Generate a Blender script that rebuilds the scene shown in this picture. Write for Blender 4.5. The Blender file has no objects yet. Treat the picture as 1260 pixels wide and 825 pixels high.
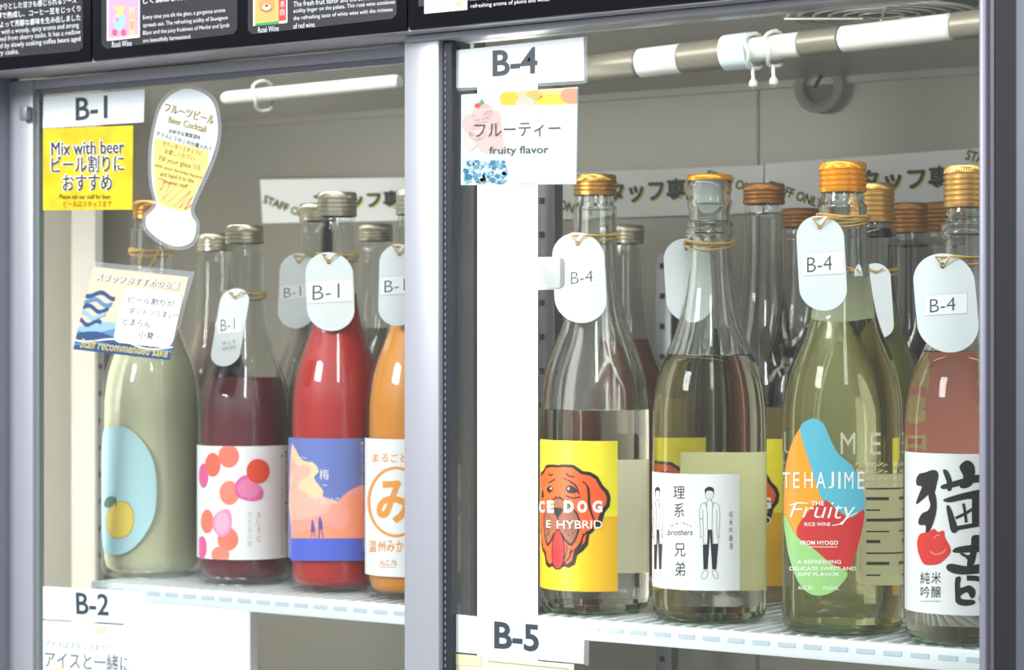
import bpy, bmesh, math, random
from mathutils import Vector, Matrix
from mathutils.geometry import tessellate_polygon
random.seed(7)
C = bpy.context.scene
COL = C.collection
PI = math.pi

# ------------------------------------------------------------------ camera
TH = math.radians(35.0); FP = 2900.0; HZ = 430.0; CAMZ = 0.182; CAMD = 1.28
CAM = Vector((CAMD*math.tan(TH), -CAMD, CAMZ))
FW = Vector((-math.sin(TH), math.cos(TH), 0)); RT = Vector((math.cos(TH), math.sin(TH), 0)); UP = Vector((0,0,1))
cd = bpy.data.cameras.new('camera'); co = bpy.data.objects.new('camera', cd); COL.objects.link(co)
cd.sensor_width = 36; cd.lens = 36*FP/1260; cd.shift_y = (HZ-412.5)/1260
co.location = CAM; co.rotation_euler = (PI/2, 0, TH)
cd.clip_start = .02; cd.clip_end = 50
cd.dof.use_dof = True; cd.dof.focus_distance = 1.48; cd.dof.aperture_fstop = 14
C.camera = co
# ------------------------------------------------------------------ light
w = bpy.data.worlds.new('shop'); C.world = w; w.use_nodes = True
wn = w.node_tree; bg = wn.nodes['Background']
tc = wn.nodes.new('ShaderNodeTexCoord'); sx = wn.nodes.new('ShaderNodeSeparateXYZ'); rm = wn.nodes.new('ShaderNodeValToRGB')
mp = wn.nodes.new('ShaderNodeMapRange'); mp.inputs['From Min'].default_value = -1; mp.inputs['From Max'].default_value = 1
wn.links.new(tc.outputs['Generated'], sx.inputs[0]); wn.links.new(sx.outputs['Z'], mp.inputs['Value'])
wn.links.new(mp.outputs[0], rm.inputs[0]); wn.links.new(rm.outputs[0], bg.inputs['Color'])
rm.color_ramp.elements[0].color = (.30,.30,.30,1); rm.color_ramp.elements[1].color = (.95,.98,1.04,1)
for p_, c_ in ((.53, (.36,.37,.38,1)), (.63, (.92,.95,1.0,1))): rm.color_ramp.elements.new(p_).color = c_      # dim shop floor and aisles, bright white ceiling
bg.inputs['Strength'].default_value = 1.05
X0L = -.50
def area(name, loc, target, sx_, sy_, power, color=(1,1,1)):
    l = bpy.data.lights.new(name, 'AREA'); l.shape = 'RECTANGLE'; l.size = sx_; l.size_y = sy_; l.energy = power; l.color = color
    o = bpy.data.objects.new(name, l); COL.objects.link(o); o.location = loc
    o.rotation_euler = (Vector(target)-Vector(loc)).to_track_quat('-Z', 'Y').to_euler(); return o
area('shop_ceiling_light', (-.8, -2.0, 1.15), (-.1, .1, .1), .6, .6, 34, (.97,.98,1))
area('shop_ceiling_light', (1.4, -1.7, 1.6), (.2, .1, .1), .3, 1.2, 18, (.97,.98,1))
# unseen fill lights added to brighten the interior, behind header and posts, below shelf
area('cabinet_fill', (-.42, .026, .395), (-.42, .30, .18), .7, .02, .5, (1,1,.98))
area('cabinet_fill', (.30, .022, .395), (.30, .30, .18), .6, .02, .4, (1,1,.98))
area('cabinet_fill', (X0L, .012, .05), (X0L-.25, .30, .08), .02, .5, 1.6, (.97,.99,1))
area('cabinet_fill', (.36, .10, -.03), (.36, .25, -.3), .5, .03, .9, (1,1,.98))
C.view_settings.view_transform = 'Standard'; C.view_settings.look = 'None'
C.view_settings.exposure = .32; C.view_settings.gamma = 1; C.view_settings.use_curve_mapping = False

# ------------------------------------------------------------------ photograph geometry -> real planes
def ray(px, py): return FW + RT*((px-630)/FP) + UP*((HZ-py)/FP)
def P(px, py, Y=0.0):
    d = ray(px, py); return CAM + d*((Y-CAM.y)/d.y)
def PZ(px, py, z):
    d = ray(px, py); return CAM + d*((z-CAM.z)/d.z)
def X(px, Y=0.0): return P(px, HZ, Y).x
def plane_surf(Y):
    def f(px, py, off=0.0):
        return P(px, py, Y-off)
    return f
def gplane_surf(p0, n):
    n = n.normalized()
    def f(px, py, off=0.0):
        d = ray(px, py); q = p0 + n*off
        return CAM + d*((q-CAM).dot(n)/d.dot(n))
    return f
def scale_at(px, Y):
    u = px-630; return (u*math.sin(TH)+FP*math.cos(TH))/(Y+CAMD)

# ------------------------------------------------------------------ materials
MATS = {}
def mat(name, col=(.8,.8,.8), rough=.5, metal=0, trans=0, ior=1.45, coat=0, emit=None, estr=0, alpha=1, spec=.5, bump=0, bscale=200, var=0, sss=0):
    if name in MATS: return MATS[name]
    m = bpy.data.materials.new(name); m.use_nodes = True; nt = m.node_tree; b = nt.nodes['Principled BSDF']
    b.inputs['Base Color'].default_value = (*col, 1); b.inputs['Roughness'].default_value = rough
    b.inputs['Metallic'].default_value = metal; b.inputs['Transmission Weight'].default_value = trans
    b.inputs['IOR'].default_value = ior; b.inputs['Coat Weight'].default_value = coat; b.inputs['Coat Roughness'].default_value = .04
    b.inputs['Specular IOR Level'].default_value = spec; b.inputs['Alpha'].default_value = alpha
    if sss: b.inputs['Subsurface Weight'].default_value = sss; b.inputs['Subsurface Radius'].default_value = (.01,.01,.01); b.inputs['Subsurface Scale'].default_value = 1
    if emit: b.inputs['Emission Color'].default_value = (*emit, 1); b.inputs['Emission Strength'].default_value = estr
    if bump or var:
        t = nt.nodes.new('ShaderNodeTexCoord'); n = nt.nodes.new('ShaderNodeTexNoise'); n.inputs['Scale'].default_value = bscale; n.inputs['Detail'].default_value = 4
        nt.links.new(t.outputs['Object'], n.inputs['Vector'])
        if bump:
            bp = nt.nodes.new('ShaderNodeBump'); bp.inputs['Strength'].default_value = bump; bp.inputs['Distance'].default_value = .001
            nt.links.new(n.outputs['Fac'], bp.inputs['Height']); nt.links.new(bp.outputs[0], b.inputs['Normal'])
        if var:
            r = nt.nodes.new('ShaderNodeValToRGB'); r.color_ramp.elements[0].position = .3; r.color_ramp.elements[1].position = .7
            r.color_ramp.elements[0].color = (*[c*(1-var) for c in col], 1); r.color_ramp.elements[1].color = (*[min(1,c*(1+var)) for c in col], 1)
            nt.links.new(n.outputs['Fac'], r.inputs[0]); nt.links.new(r.outputs[0], b.inputs['Base Color'])
    MATS[name] = m; return m
def srgb(r, g, b):
    f = lambda c: (c/255/12.92) if c/255 <= .04045 else ((c/255+.055)/1.055)**2.4
    return (f(r), f(g), f(b))
def thin_glass(name, tint=(1,1,1), rough=.0, ior=1.45, haze=0.0):
    if name in MATS: return MATS[name]
    m = bpy.data.materials.new(name); m.use_nodes = True; nt = m.node_tree; nt.nodes.remove(nt.nodes['Principled BSDF'])
    out = nt.nodes['Material Output']; t = nt.nodes.new('ShaderNodeBsdfTransparent'); t.inputs[0].default_value = (*tint, 1)
    g = nt.nodes.new('ShaderNodeBsdfGlossy'); g.inputs['Roughness'].default_value = rough
    fr = nt.nodes.new('ShaderNodeFresnel'); ge = nt.nodes.new('ShaderNodeNewGeometry'); mr = nt.nodes.new('ShaderNodeMapRange')
    mr.inputs['To Min'].default_value = ior; mr.inputs['To Max'].default_value = 1/ior      # a thin pane bends no ray: same reflectance on both faces
    nt.links.new(ge.outputs['Backfacing'], mr.inputs['Value']); nt.links.new(mr.outputs[0], fr.inputs['IOR'])
    mx = nt.nodes.new('ShaderNodeMixShader')
    nt.links.new(fr.outputs[0], mx.inputs[0]); nt.links.new(t.outputs[0], mx.inputs[1]); nt.links.new(g.outputs[0], mx.inputs[2])
    last = mx
    if haze:
        d = nt.nodes.new('ShaderNodeBsdfDiffuse'); d.inputs[0].default_value = (.9,.95,1,1); m2 = nt.nodes.new('ShaderNodeMixShader'); m2.inputs[0].default_value = haze
        nt.links.new(mx.outputs[0], m2.inputs[1]); nt.links.new(d.outputs[0], m2.inputs[2]); last = m2
    nt.links.new(last.outputs[0], out.inputs[0]); MATS[name] = m; return m
def glassy(name, col, ior, rough=0.0):
    if name in MATS: return MATS[name]
    m = bpy.data.materials.new(name); m.use_nodes = True; nt = m.node_tree; nt.nodes.remove(nt.nodes['Principled BSDF'])
    g = nt.nodes.new('ShaderNodeBsdfGlass'); g.inputs['Color'].default_value = (*col,1); g.inputs['IOR'].default_value = ior; g.inputs['Roughness'].default_value = rough
    nt.links.new(g.outputs[0], nt.nodes['Material Output'].inputs[0]); MATS[name] = m; return m
def ink(r, g, b, rough=.45, coat=0):
    return mat('ink_%d_%d_%d_%d' % (r,g,b,int(rough*100)), srgb(r,g,b), rough, coat=coat)
def brushed(name, col, rough, metal):
    if name in MATS: return MATS[name]
    m = mat(name, col, rough, metal); nt = m.node_tree; b = nt.nodes['Principled BSDF']
    t = nt.nodes.new('ShaderNodeTexCoord'); mpp = nt.nodes.new('ShaderNodeMapping'); mpp.inputs['Scale'].default_value = (300,300,4)
    n = nt.nodes.new('ShaderNodeTexNoise'); n.inputs['Scale'].default_value = 1; n.inputs['Detail'].default_value = 3
    bp = nt.nodes.new('ShaderNodeBump'); bp.inputs['Strength'].default_value = .12; bp.inputs['Distance'].default_value = .0005
    nt.links.new(t.outputs['Object'], mpp.inputs[0]); nt.links.new(mpp.outputs[0], n.inputs['Vector']); nt.links.new(n.outputs['Fac'], bp.inputs['Height']); nt.links.new(bp.outputs[0], b.inputs['Normal'])
    return m

M_ALU = brushed('anodised_aluminium', srgb(176,178,186), .38, .3)
M_ALU2 = brushed('grey_aluminium', srgb(140,142,155), .4, .4)
M_GASK = mat('black_gasket', srgb(38,42,50), .45, bump=.3, bscale=900)
M_GLASS = thin_glass('door_glass', (.97,.985,.975), ior=1.5)
M_HAZE = thin_glass('clear_laminate', (.93,.95,.96), rough=.05, ior=1.5, haze=.12)
M_STEEL = brushed('cabinet_steel', srgb(150,146,136), .36, .45)
M_STEEL2 = mat('cabinet_ceiling_steel', srgb(160,156,146), .3, .4, var=.05, bscale=6)
M_POST = brushed('slotted_post_steel', srgb(120,120,120), .35, .7)
M_DARK = mat('dark_slot', srgb(35,35,35), .7)
M_SHELF = mat('white_coated_shelf', srgb(235,242,245), .35, coat=.2)
M_SLOT = mat('pale_blue_slot', srgb(198,211,221), .5)
M_LAMP = mat('lamp_diffuser', (1,1,1), .5, emit=(1,.985,.96), estr=4.5)
M_GLOW = mat('lower_haze_glow', (1,1,1), .5, emit=(.93,.97,1), estr=1.6)
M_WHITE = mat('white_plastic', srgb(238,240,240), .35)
M_TAG = mat('white_plastic_tag', srgb(226,233,235), .32, bump=.05, bscale=300)
M_PAPER = mat('white_paper', srgb(242,244,243), .55)
M_CARD = mat('laminated_white_card', srgb(236,244,246), .25, coat=.4)
M_STRING = mat('yellow_elastic_string', srgb(205,165,85), .6)
M_BLACKP = mat('black_gloss_panel', srgb(11,13,20), .3, spec=.25)
M_BOTTLE = glassy('clear_bottle_glass', (.985,.995,.985), 1.5)
M_THIN = thin_glass('bottle_wall_glass', (.97,.98,.97), ior=1.5)
M_THING = thin_glass('green_bottle_wall_glass', (.90,.95,.90), ior=1.5)
M_SAKE = glassy('pale_yellow_sake', (.99,.985,.90), 1.36)
M_SAKE2 = glassy('pale_straw_sake', (.995,.99,.94), 1.36)
M_SAKE3 = glassy('greenish_sake', (.985,.98,.86), 1.36)
M_SAKE4 = glassy('amber_sake', (.95,.85,.55), 1.34)
GOLD = mat('pale_gold_cap', srgb(205,160,85), .28, .85, bump=.05)
GOLD2 = mat('bright_gold_cap', srgb(248,170,40), .25, .55)
GOLD3 = mat('satin_gold_cap', srgb(222,180,105), .33, .8)
COPP = mat('copper_gold_cap', srgb(182,130,74), .38, .6)
SILV = mat('silver_cap', srgb(205,200,180), .28, .85)

# ------------------------------------------------------------------ object helpers
def link(name, me, parent=None, mats=None):
    o = bpy.data.objects.new(name, me); COL.objects.link(o)
    if parent: o.parent = parent
    if mats:
        for m in mats: me.materials.append(m)
    return o
def mesh(name, verts, faces, m, parent=None, smooth=False):
    me = bpy.data.meshes.new(name); me.from_pydata([tuple(v) for v in verts], [], faces); me.update()
    if smooth: me.shade_smooth()
    return link(name, me, parent, m if isinstance(m, list) else [m])
def tag(o, label=None, cat=None, group=None, kind=None):
    if label: o['label'] = label
    if cat: o['category'] = cat
    if group: o['group'] = group
    if kind: o['kind'] = kind
    return o
def empty(name, loc):
    o = bpy.data.objects.new(name, None); COL.objects.link(o); o.location = loc; o.empty_display_size = .02; return o
def loc_child(o, root):      # keep world placement of a child built in world coordinates
    o.parent = root; o.matrix_parent_inverse = Matrix.Translation(-root.location); return o
class MB:
    def __init__(s): s.bm = bmesh.new()
    def box(s, x0,x1,y0,y1,z0,z1, bev=0):
        r = bmesh.ops.create_cube(s.bm, size=1)
        for v in r['verts']: v.co = Vector(((x0+x1)/2+v.co.x*(x1-x0), (y0+y1)/2+v.co.y*(y1-y0), (z0+z1)/2+v.co.z*(z1-z0)))
        if bev:
            es = list({e for v in r['verts'] for e in v.link_edges})
            bmesh.ops.bevel(s.bm, geom=es, offset=bev, segments=2, affect='EDGES', profile=.5)
        return s
    def tube(s, pts, r, seg=10, caps=True):
        pts = [Vector(p) for p in pts]; rings = []
        n = None
        for i, p in enumerate(pts):
            d = (pts[min(i+1,len(pts)-1)] - pts[max(i-1,0)]).normalized()
            if n is None: n = d.orthogonal().normalized()
            n = (n - d*n.dot(d)).normalized(); b = d.cross(n)
            rr = r[i] if isinstance(r, (list,tuple)) else r
            rings.append([s.bm.verts.new(p + n*rr*math.cos(2*PI*k/seg) + b*rr*math.sin(2*PI*k/seg)) for k in range(seg)])
        for a, b2 in zip(rings, rings[1:]):
            for k in range(seg): s.bm.faces.new((a[k], a[(k+1)%seg], b2[(k+1)%seg], b2[k]))
        if caps: s.bm.faces.new(rings[0][::-1]); s.bm.faces.new(rings[-1])
        return s
    def build(s, name, m, parent=None, smooth=False):
        bmesh.ops.recalc_face_normals(s.bm, faces=s.bm.faces[:])
        me = bpy.data.meshes.new(name); s.bm.to_mesh(me); s.bm.free()
        if smooth:
            me.shade_smooth()
            try: me.set_sharp_from_angle(angle=math.radians(40))
            except Exception: pass
        return link(name, me, parent, m if isinstance(m, list) else [m])
def lathe_data(prof, seg=72, knurl=None, closed=False):
    vs, fs = [], []; rows = []
    for i, (r, z) in enumerate(prof):
        if r < 1e-6: vs.append((0,0,z)); rows.append([len(vs)-1])
        else:
            row = []
            for k in range(seg):
                a = 2*PI*k/seg; rr = r
                if knurl and knurl[0] <= z <= knurl[1]: rr = r + (.00035 if k % 2 else 0)
                vs.append((rr*math.cos(a), rr*math.sin(a), z)); row.append(len(vs)-1)
            rows.append(row)
    pairs = list(zip(rows, rows[1:]))
    if closed: pairs.append((rows[-1], rows[0]))
    for a, b in pairs:
        if len(a) == 1 and len(b) == 1: continue
        if len(a) == 1:
            for k in range(seg): fs.append((a[0], b[(k+1)%seg], b[k]))
        elif len(b) == 1:
            for k in range(seg): fs.append((a[k], a[(k+1)%seg], b[0]))
        else:
            for k in range(seg): fs.append((a[k], a[(k+1)%seg], b[(k+1)%seg], b[k]))
    return vs, fs
def lathe(name, prof, m, parent=None, seg=72, knurl=None, closed=False, sharp=50):
    vs, fs = lathe_data(prof, seg, knurl, closed)
    me = bpy.data.meshes.new(name); me.from_pydata(vs, [], fs); me.update()
    bm = bmesh.new(); bm.from_mesh(me); bmesh.ops.recalc_face_normals(bm, faces=bm.faces[:]); bm.to_mesh(me); bm.free()
    me.shade_smooth()
    try: me.set_sharp_from_angle(angle=math.radians(sharp))
    except Exception: pass
    return link(name, me, parent, [m])
def catmull(pts, n=5, closed=True):
    out = []; L = len(pts)
    rng = range(L) if closed else range(L-1)
    g = (lambda i: pts[i % L]) if closed else (lambda i: pts[max(0,min(L-1,i))])
    for i in rng:
        p0,p1,p2,p3 = g(i-1), g(i), g(i+1), g(i+2)
        for k in range(n):
            t = k/n; t2=t*t; t3=t2*t
            out.append(tuple(.5*((2*p1[j])+(-p0[j]+p2[j])*t+(2*p0[j]-5*p1[j]+4*p2[j]-p3[j])*t2+(-p0[j]+3*p1[j]-3*p2[j]+p3[j])*t3) for j in (0,1)))
    if not closed: out.append(tuple(pts[-1]))
    return out
_txt = {}
def text_mesh(body, bold=0.0, vertical=False):
    key = (body, bold)
    if key in _txt: return _txt[key]
    cu = bpy.data.curves.new('t', 'FONT'); cu.body = body; cu.size = 1; cu.resolution_u = 3; cu.offset = bold; cu.space_line = 1.0
    o = bpy.data.objects.new('t', cu); COL.objects.link(o)
    dg = bpy.context.evaluated_depsgraph_get()
    me = bpy.data.meshes.new_from_object(o.evaluated_get(dg))
    vs = [(v.co.x, v.co.y) for v in me.vertices]; fs = [tuple(p.vertices) for p in me.polygons]
    bpy.data.objects.remove(o); bpy.data.curves.remove(cu); bpy.data.meshes.remove(me)
    if not vs: vs = [(0,0),(1,0),(0,1)]; fs = []
    x0 = min(v[0] for v in vs); x1 = max(v[0] for v in vs); y0 = min(v[1] for v in vs); y1 = max(v[1] for v in vs)
    vs = [((x-x0)/max(x1-x0,1e-6), 1-(y-y0)/max(y1-y0,1e-6)) for x, y in vs]      # v runs downwards
    _txt[key] = (vs, fs); return _txt[key]

class Art:
    """printed shapes laid on a real surface; coordinates are measured on a crop (origin + scale)"""
    STEP = .00010
    def __init__(s, surf, ox=0, oy=0, sc=1, cut=None):
        s.surf = surf; s.ox, s.oy, s.sc = ox, oy, sc; s.cut = cut; s.v = []; s.f = []; s.mi = []; s.mats = []
    def m(s, m):
        if m not in s.mats: s.mats.append(m)
        return s.mats.index(m)
    def add(s, vs, fs, m, layer):
        off = s.STEP*layer
        if s.cut:
            bm = bmesh.new(); bv = [bm.verts.new((x,y,0)) for x, y in vs]
            for f in fs:
                try: bm.faces.new([bv[i] for i in f])
                except Exception: pass
            L = s.cut*s.sc
            for _ in range(6):
                es = [e for e in bm.edges if abs(e.verts[0].co.x-e.verts[1].co.x) > L]
                if not es: break
                bmesh.ops.subdivide_edges(bm, edges=es, cuts=1, use_grid_fill=False)
                bmesh.ops.triangulate(bm, faces=[f for f in bm.faces if len(f.verts) > 3])
            bm.verts.index_update(); vs = [(v.co.x, v.co.y) for v in bm.verts]; fs = [tuple(v.index for v in f.verts) for f in bm.faces]; bm.free()
        b = len(s.v); i = s.m(m)
        for x, y in vs: s.v.append(s.surf(s.ox+x/s.sc, s.oy+y/s.sc, off))
        for f in fs: s.f.append(tuple(b+k for k in f)); s.mi.append(i)
    def poly(s, pts, m, layer=1, smooth=0):
        if smooth: pts = catmull(pts, smooth)
        fs = tessellate_polygon([[Vector((x,y,0)) for x, y in pts]])
        s.add(pts, [tuple(f) for f in fs], m, layer); return s
    def rect(s, x0,y0,x1,y1, m, layer=1): return s.poly([(x0,y0),(x1,y0),(x1,y1),(x0,y1)], m, layer)
    def disc(s, cx,cy,rx,ry, m, layer=1, n=28, clip=None):
        pts = [(cx+rx*math.cos(2*PI*k/n), cy+ry*math.sin(2*PI*k/n)) for k in range(n)]
        if clip: pts = [(min(max(x,clip[0]),clip[2]), min(max(y,clip[1]),clip[3])) for x, y in pts]
        return s.poly(pts, m, layer)
    def line(s, pts, wd, m, layer=1, smooth=0, closed=False):
        if smooth: pts = catmull(pts, smooth, closed)
        if closed: pts = list(pts)+[pts[0]]
        n = len(pts); vs = []; fs = []
        for i, p in enumerate(pts):
            a = pts[max(i-1,0)]; b = pts[min(i+1,n-1)]
            if closed and i in (0, n-1): a = pts[-2]; b = pts[1]
            dx, dy = b[0]-a[0], b[1]-a[1]; l = math.hypot(dx,dy) or 1; ww = wd[i*len(wd)//n] if isinstance(wd, (list,tuple)) else wd
            nx, ny = -dy/l*ww/2, dx/l*ww/2
            vs += [(p[0]+nx,p[1]+ny),(p[0]-nx,p[1]-ny)]
        for i in range(n-1): fs.append((2*i,2*i+1,2*i+3,2*i+2))
        s.add(vs, fs, m, layer); return s
    def text(s, body, q, m, layer=2, bold=0.0, rot=False):
        """q: (x0,y0,x1,y1) or four corners TL,TR,BR,BL"""
        vs, fs = text_mesh(body, bold)
        if len(q) == 4 and not isinstance(q[0], (tuple,list)): q = [(q[0],q[1]),(q[2],q[1]),(q[2],q[3]),(q[0],q[3])]
        out = []
        for u, v in vs:
            if rot: u, v = 1-v, u
            out.append(tuple((1-u)*(1-v)*q[0][j]+u*(1-v)*q[1][j]+u*v*q[2][j]+(1-u)*v*q[3][j] for j in (0,1)))
        s.add(out, fs, m, layer); return s
    def column(s, chars, x0, y0, x1, y1, m, layer=2, bold=0.0):
        n = len(chars); h = (y1-y0)/n
        for i, ch in enumerate(chars): s.text(ch, (x0, y0+i*h+h*.08, x1, y0+(i+1)*h-h*.12), m, layer, bold)
        return s
    def build(s, name, parent, root=None):
        me = bpy.data.meshes.new(name); me.from_pydata([tuple(v) for v in s.v], [], s.f)
        for m in s.mats: me.materials.append(m)
        me.polygons.foreach_set('material_index', s.mi); me.update()
        o = bpy.data.objects.new(name, me); COL.objects.link(o)
        r = root or parent
        o.parent = parent
        if r is not None: o.matrix_parent_inverse = Matrix.Translation(-r.location)
        return o

# ------------------------------------------------------------------ the setting: the cabinet shell
YB = .455; ZC = .405; ZB = -.34; XL = -.83; XR = 1.05; ZSIGN = .3895
def wallbox(name, x0,x1,y0,y1,z0,z1,m,kind='structure'):
    return tag(MB().box(x0,x1,y0,y1,z0,z1).build(name, m), kind=kind)
wallbox('wall_back', XL-.02, XR+.02, YB, YB+.02, ZB, ZC+.02, M_STEEL)
wallbox('wall_left', XL-.02, XL, -.005, YB, ZB, ZC+.02, mat('left_wall_paint', srgb(226,221,202), .5))
wallbox('wall_right', XR, XR+.02, -.005, YB, ZB, ZC+.02, M_STEEL)
wallbox('ceiling', XL, XR, -.004, YB, ZC, ZC+.02, M_STEEL2)
wallbox('floor', XL-.02, XR+.02, -.005, YB+.02, ZB-.02, ZB, M_STEEL)
for a, (px, wd) in enumerate(((585, .0008), (930, .0012))):       # panel seams of the back wall
    xx = X(px, YB-.001); wallbox('trim_%d' % (a+10), xx, xx+wd*2, YB-.0012, YB, ZB, ZC, M_POST)
wallbox('trim_13', XL, XR, YB-.006, YB, ZC-.006, ZC, M_STEEL)
# front posts and rails (anodised aluminium)
zt = .56
wallbox('trim_1', X(-260,-.02), X(4,-.02), -.035, -.004, ZB, zt, M_ALU2)
wallbox('trim_2', X(-260,-.05), X(1500,-.05), -.046, .0, ZSIGN+.001, zt, M_ALU)
wallbox('trim_3', X(-260,-.06), X(1500,-.06), -.062, -.046, ZSIGN-.0006, ZSIGN+.002, M_ALU)
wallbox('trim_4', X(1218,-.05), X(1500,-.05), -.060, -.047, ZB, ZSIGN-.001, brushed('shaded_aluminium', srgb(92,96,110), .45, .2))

wallbox('trim_5', X(500,.05), X(583,.05), .050, .064, ZB, ZC, mat('dark_post_steel', srgb(64,64,60), .4, .4))
wallbox('trim_6', X(88,.33), X(117,.33), .33, .34, ZB, ZC, mat('wall_highlight', srgb(206,202,190), .5))  # pale strip: the light band along the left wall, put into colour
# door 1 (left sliding door)
def framebox(mb, px0, px1, y0, y1, z0, z1, bev=.0012): return mb.box(X(px0,y0), X(px1,y0), y0, y1, z0, z1, bev)
d1 = tag(framebox(MB(), 8, 40, -.014, -.004, ZB+.002, .3885).build('door_1', M_ALU, smooth=True), kind='structure')
mb = MB(); mb.box(X(40,-.012)+.0005, X(497,-.012)+.03, -.012, .006, .3808, .3884, .001); o = mb.build('top_rail', M_ALU, d1, True)
mb = MB(); mb.box(X(40,-.012)+.0006, X(497,-.012)+.03, -.0095, -.0040, .3768, .3806); o = mb.build('rail_lip', M_ALU2, d1)
mb = MB(); mb.box(X(40,-.012)+.0006, X(47,-.012), -.011, -.006, ZB+.002, .3793); mb.build('gasket', mat('grey_green_gasket', srgb(120,132,128), .4), d1)
mb = MB(); mb.box(X(24,-.02), X(33,-.02), -.0205, -.0145, .357, .3675, .0008); mb.build('latch', M_ALU2, d1, True)
mb = MB(); mb.box(X(47,-.008)+.0002, X(560,-.008), -.0095, -.0065, ZB+.003, .3766); mb.build('glass_pane', M_GLASS, d1)
# door 2 (right sliding door, one track further out)
YD = -.045
d2 = tag(framebox(MB(), 496.5, 540, YD, -.018, ZB+.002, .3885, .0018).build('door_2', M_ALU, smooth=True), kind='structure')
mb = MB(); mb.box(X(501,YD-.001), X(1300,YD), YD-.003, -.018, .3842, .3886, .0012); mb.build('top_rail', M_ALU, d2, True)
mb = MB(); mb.box(X(540,YD)+.0004, X(551,YD), YD+.004, -.02, ZB+.002, .3838); mb.build('gasket', M_GASK, d2)
mb = MB()
for k in range(150):
    z = .376-k*.0046; mb.box(X(547.5,YD+.004), X(549.2,YD+.004), YD+.0035, YD+.005, z-.0022, z)
tag(mb.build('gasket_stitching', mat('gasket_stitch', srgb(110,120,130), .5), d2), kind='stuff')
mb = MB(); mb.box(X(551,YD)+.0005, X(1216,YD), YD+.010, YD+.014, ZB+.003, .3838); mb.build('glass_pane', M_GLASS, d2)
YH = -.085
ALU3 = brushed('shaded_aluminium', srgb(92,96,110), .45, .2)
mb = MB(); mb.box(X(1204,YH), X(1213,YH), YH, -.047, ZB, .377, .0012); mb.build('handle_lip', mat('satin_grey_aluminium', srgb(140,140,154), .4, .3), d2, True)
mb = MB(); mb.box(X(1213,YH)+.0003, X(1223,YH+.003), YH+.003, -.047, ZB, .377); mb.build('handle_inner_edge', mat('mid_grey_aluminium', srgb(98,95,102), .45, .3), d2)
mb = MB(); mb.box(X(1223,YH+.003)+.0003, X(1250,YH+.0035), YH+.0035, -.047, ZB, .377); mb.build('handle_recess', mat('dark_rubber_grip', srgb(26,26,30), .6), d2)
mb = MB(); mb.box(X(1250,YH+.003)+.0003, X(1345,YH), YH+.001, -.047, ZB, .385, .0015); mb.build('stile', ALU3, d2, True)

# ------------------------------------------------------------------ shelves
def shelf(px0, px1, z, label, x0=None, x1=None):
    YS = .05
    xa = X(px0, YS) if x0 is None else x0; xb = X(px1, YS) if x1 is None else x1
    root = tag(empty('wire_shelf', ((xa+xb)/2, .24, z-.014)), label, 'shelf', 'white wire shelves')
    o = MB().box(xa, xb, YS, YS+.006, z-.0145, z-.0005, .0012).build('front_lip', M_SHELF, None, True); loc_child(o, root)
    n = int((xb-xa)/.0185); proto = None
    for k in range(n):
        x = xa+.006+k*.0185
        if proto is None:
            o = MB().box(0, .0125, -.0006, .0, -.0078, -.0048).build('lip_slot', M_SLOT); proto = o
            o.location = (x, YS, z); loc_child(o, root)
        else:
            o = proto.copy(); COL.objects.link(o); o.location = (x, YS, z); loc_child(o, root)
    n = min(290, int((xb-xa-.007)/.0123)); proto = None
    for k in range(n):
        x = xa+.003+k*.0123
        if proto is None:
            o = MB().box(0, .0042, 0, .36, -.004, -.0004, .0008).build('slat', M_SHELF); proto = o
        else:
            o = proto.copy(); COL.objects.link(o)
        o.location = (x, YS+.0065, z); loc_child(o, root)
    for yy in (.10, .24, .38):
        o = MB().box(xa, xb, yy, yy+.008, z-.0105, z-.0045).build('cross_bar', M_SHELF); loc_child(o, root)
    return root
shelf(0, 560, 0, 'white wire shelf in the left compartment carrying the red, maroon and orange bottles', x0=X(112,.05))
shelf(654, 0, 0, 'white wire shelf in the right compartment carrying the clear sake bottles', x1=XR-.004)

# ------------------------------------------------------------------ lamps, posts, rod, ceiling fittings
t = tag(empty('glow_strip', (X(620,.03), .04, -.30)), 'tall glowing white strip lamp beside the centre door post', 'lamp')
xa, xb = X(585,.022), X(652,.022)
o = MB().box(xa, xb, .022, .034, -.30, .372, .004).build('diffuser', M_LAMP, None, True); loc_child(o, t)
o = MB().box((xa+xb)/2-.004, (xa+xb)/2+.004, .0345, .042, -.305, .378, .001).build('backplate', M_WHITE); loc_child(o, t)
o = MB().box(xb-.003, xb+.022, .026, .034, .222, .244, .0038).build('glare_blob', M_WHITE, None, True); loc_child(o, t)  # white blob added in place of a spot of glare beside the lamp
t = tag(empty('glow_strip', (X(240,.12), .12, -.33)), 'broad glowing panel standing in for white haze below the left shelf', 'lamp')  # added glowing panel in place of bright haze, not a known lamp
xa, xb = X(150,.10), X(288,.10)
o = MB().box(xa, xb, .10, .115, -.32, -.022, .005).build('diffuser', M_GLOW, None, True); loc_child(o, t)
o = MB().box(xa-.003, xb+.003, .1155, .125, -.335, -.018, .001).build('backplate', M_WHITE); loc_child(o, t)

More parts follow.
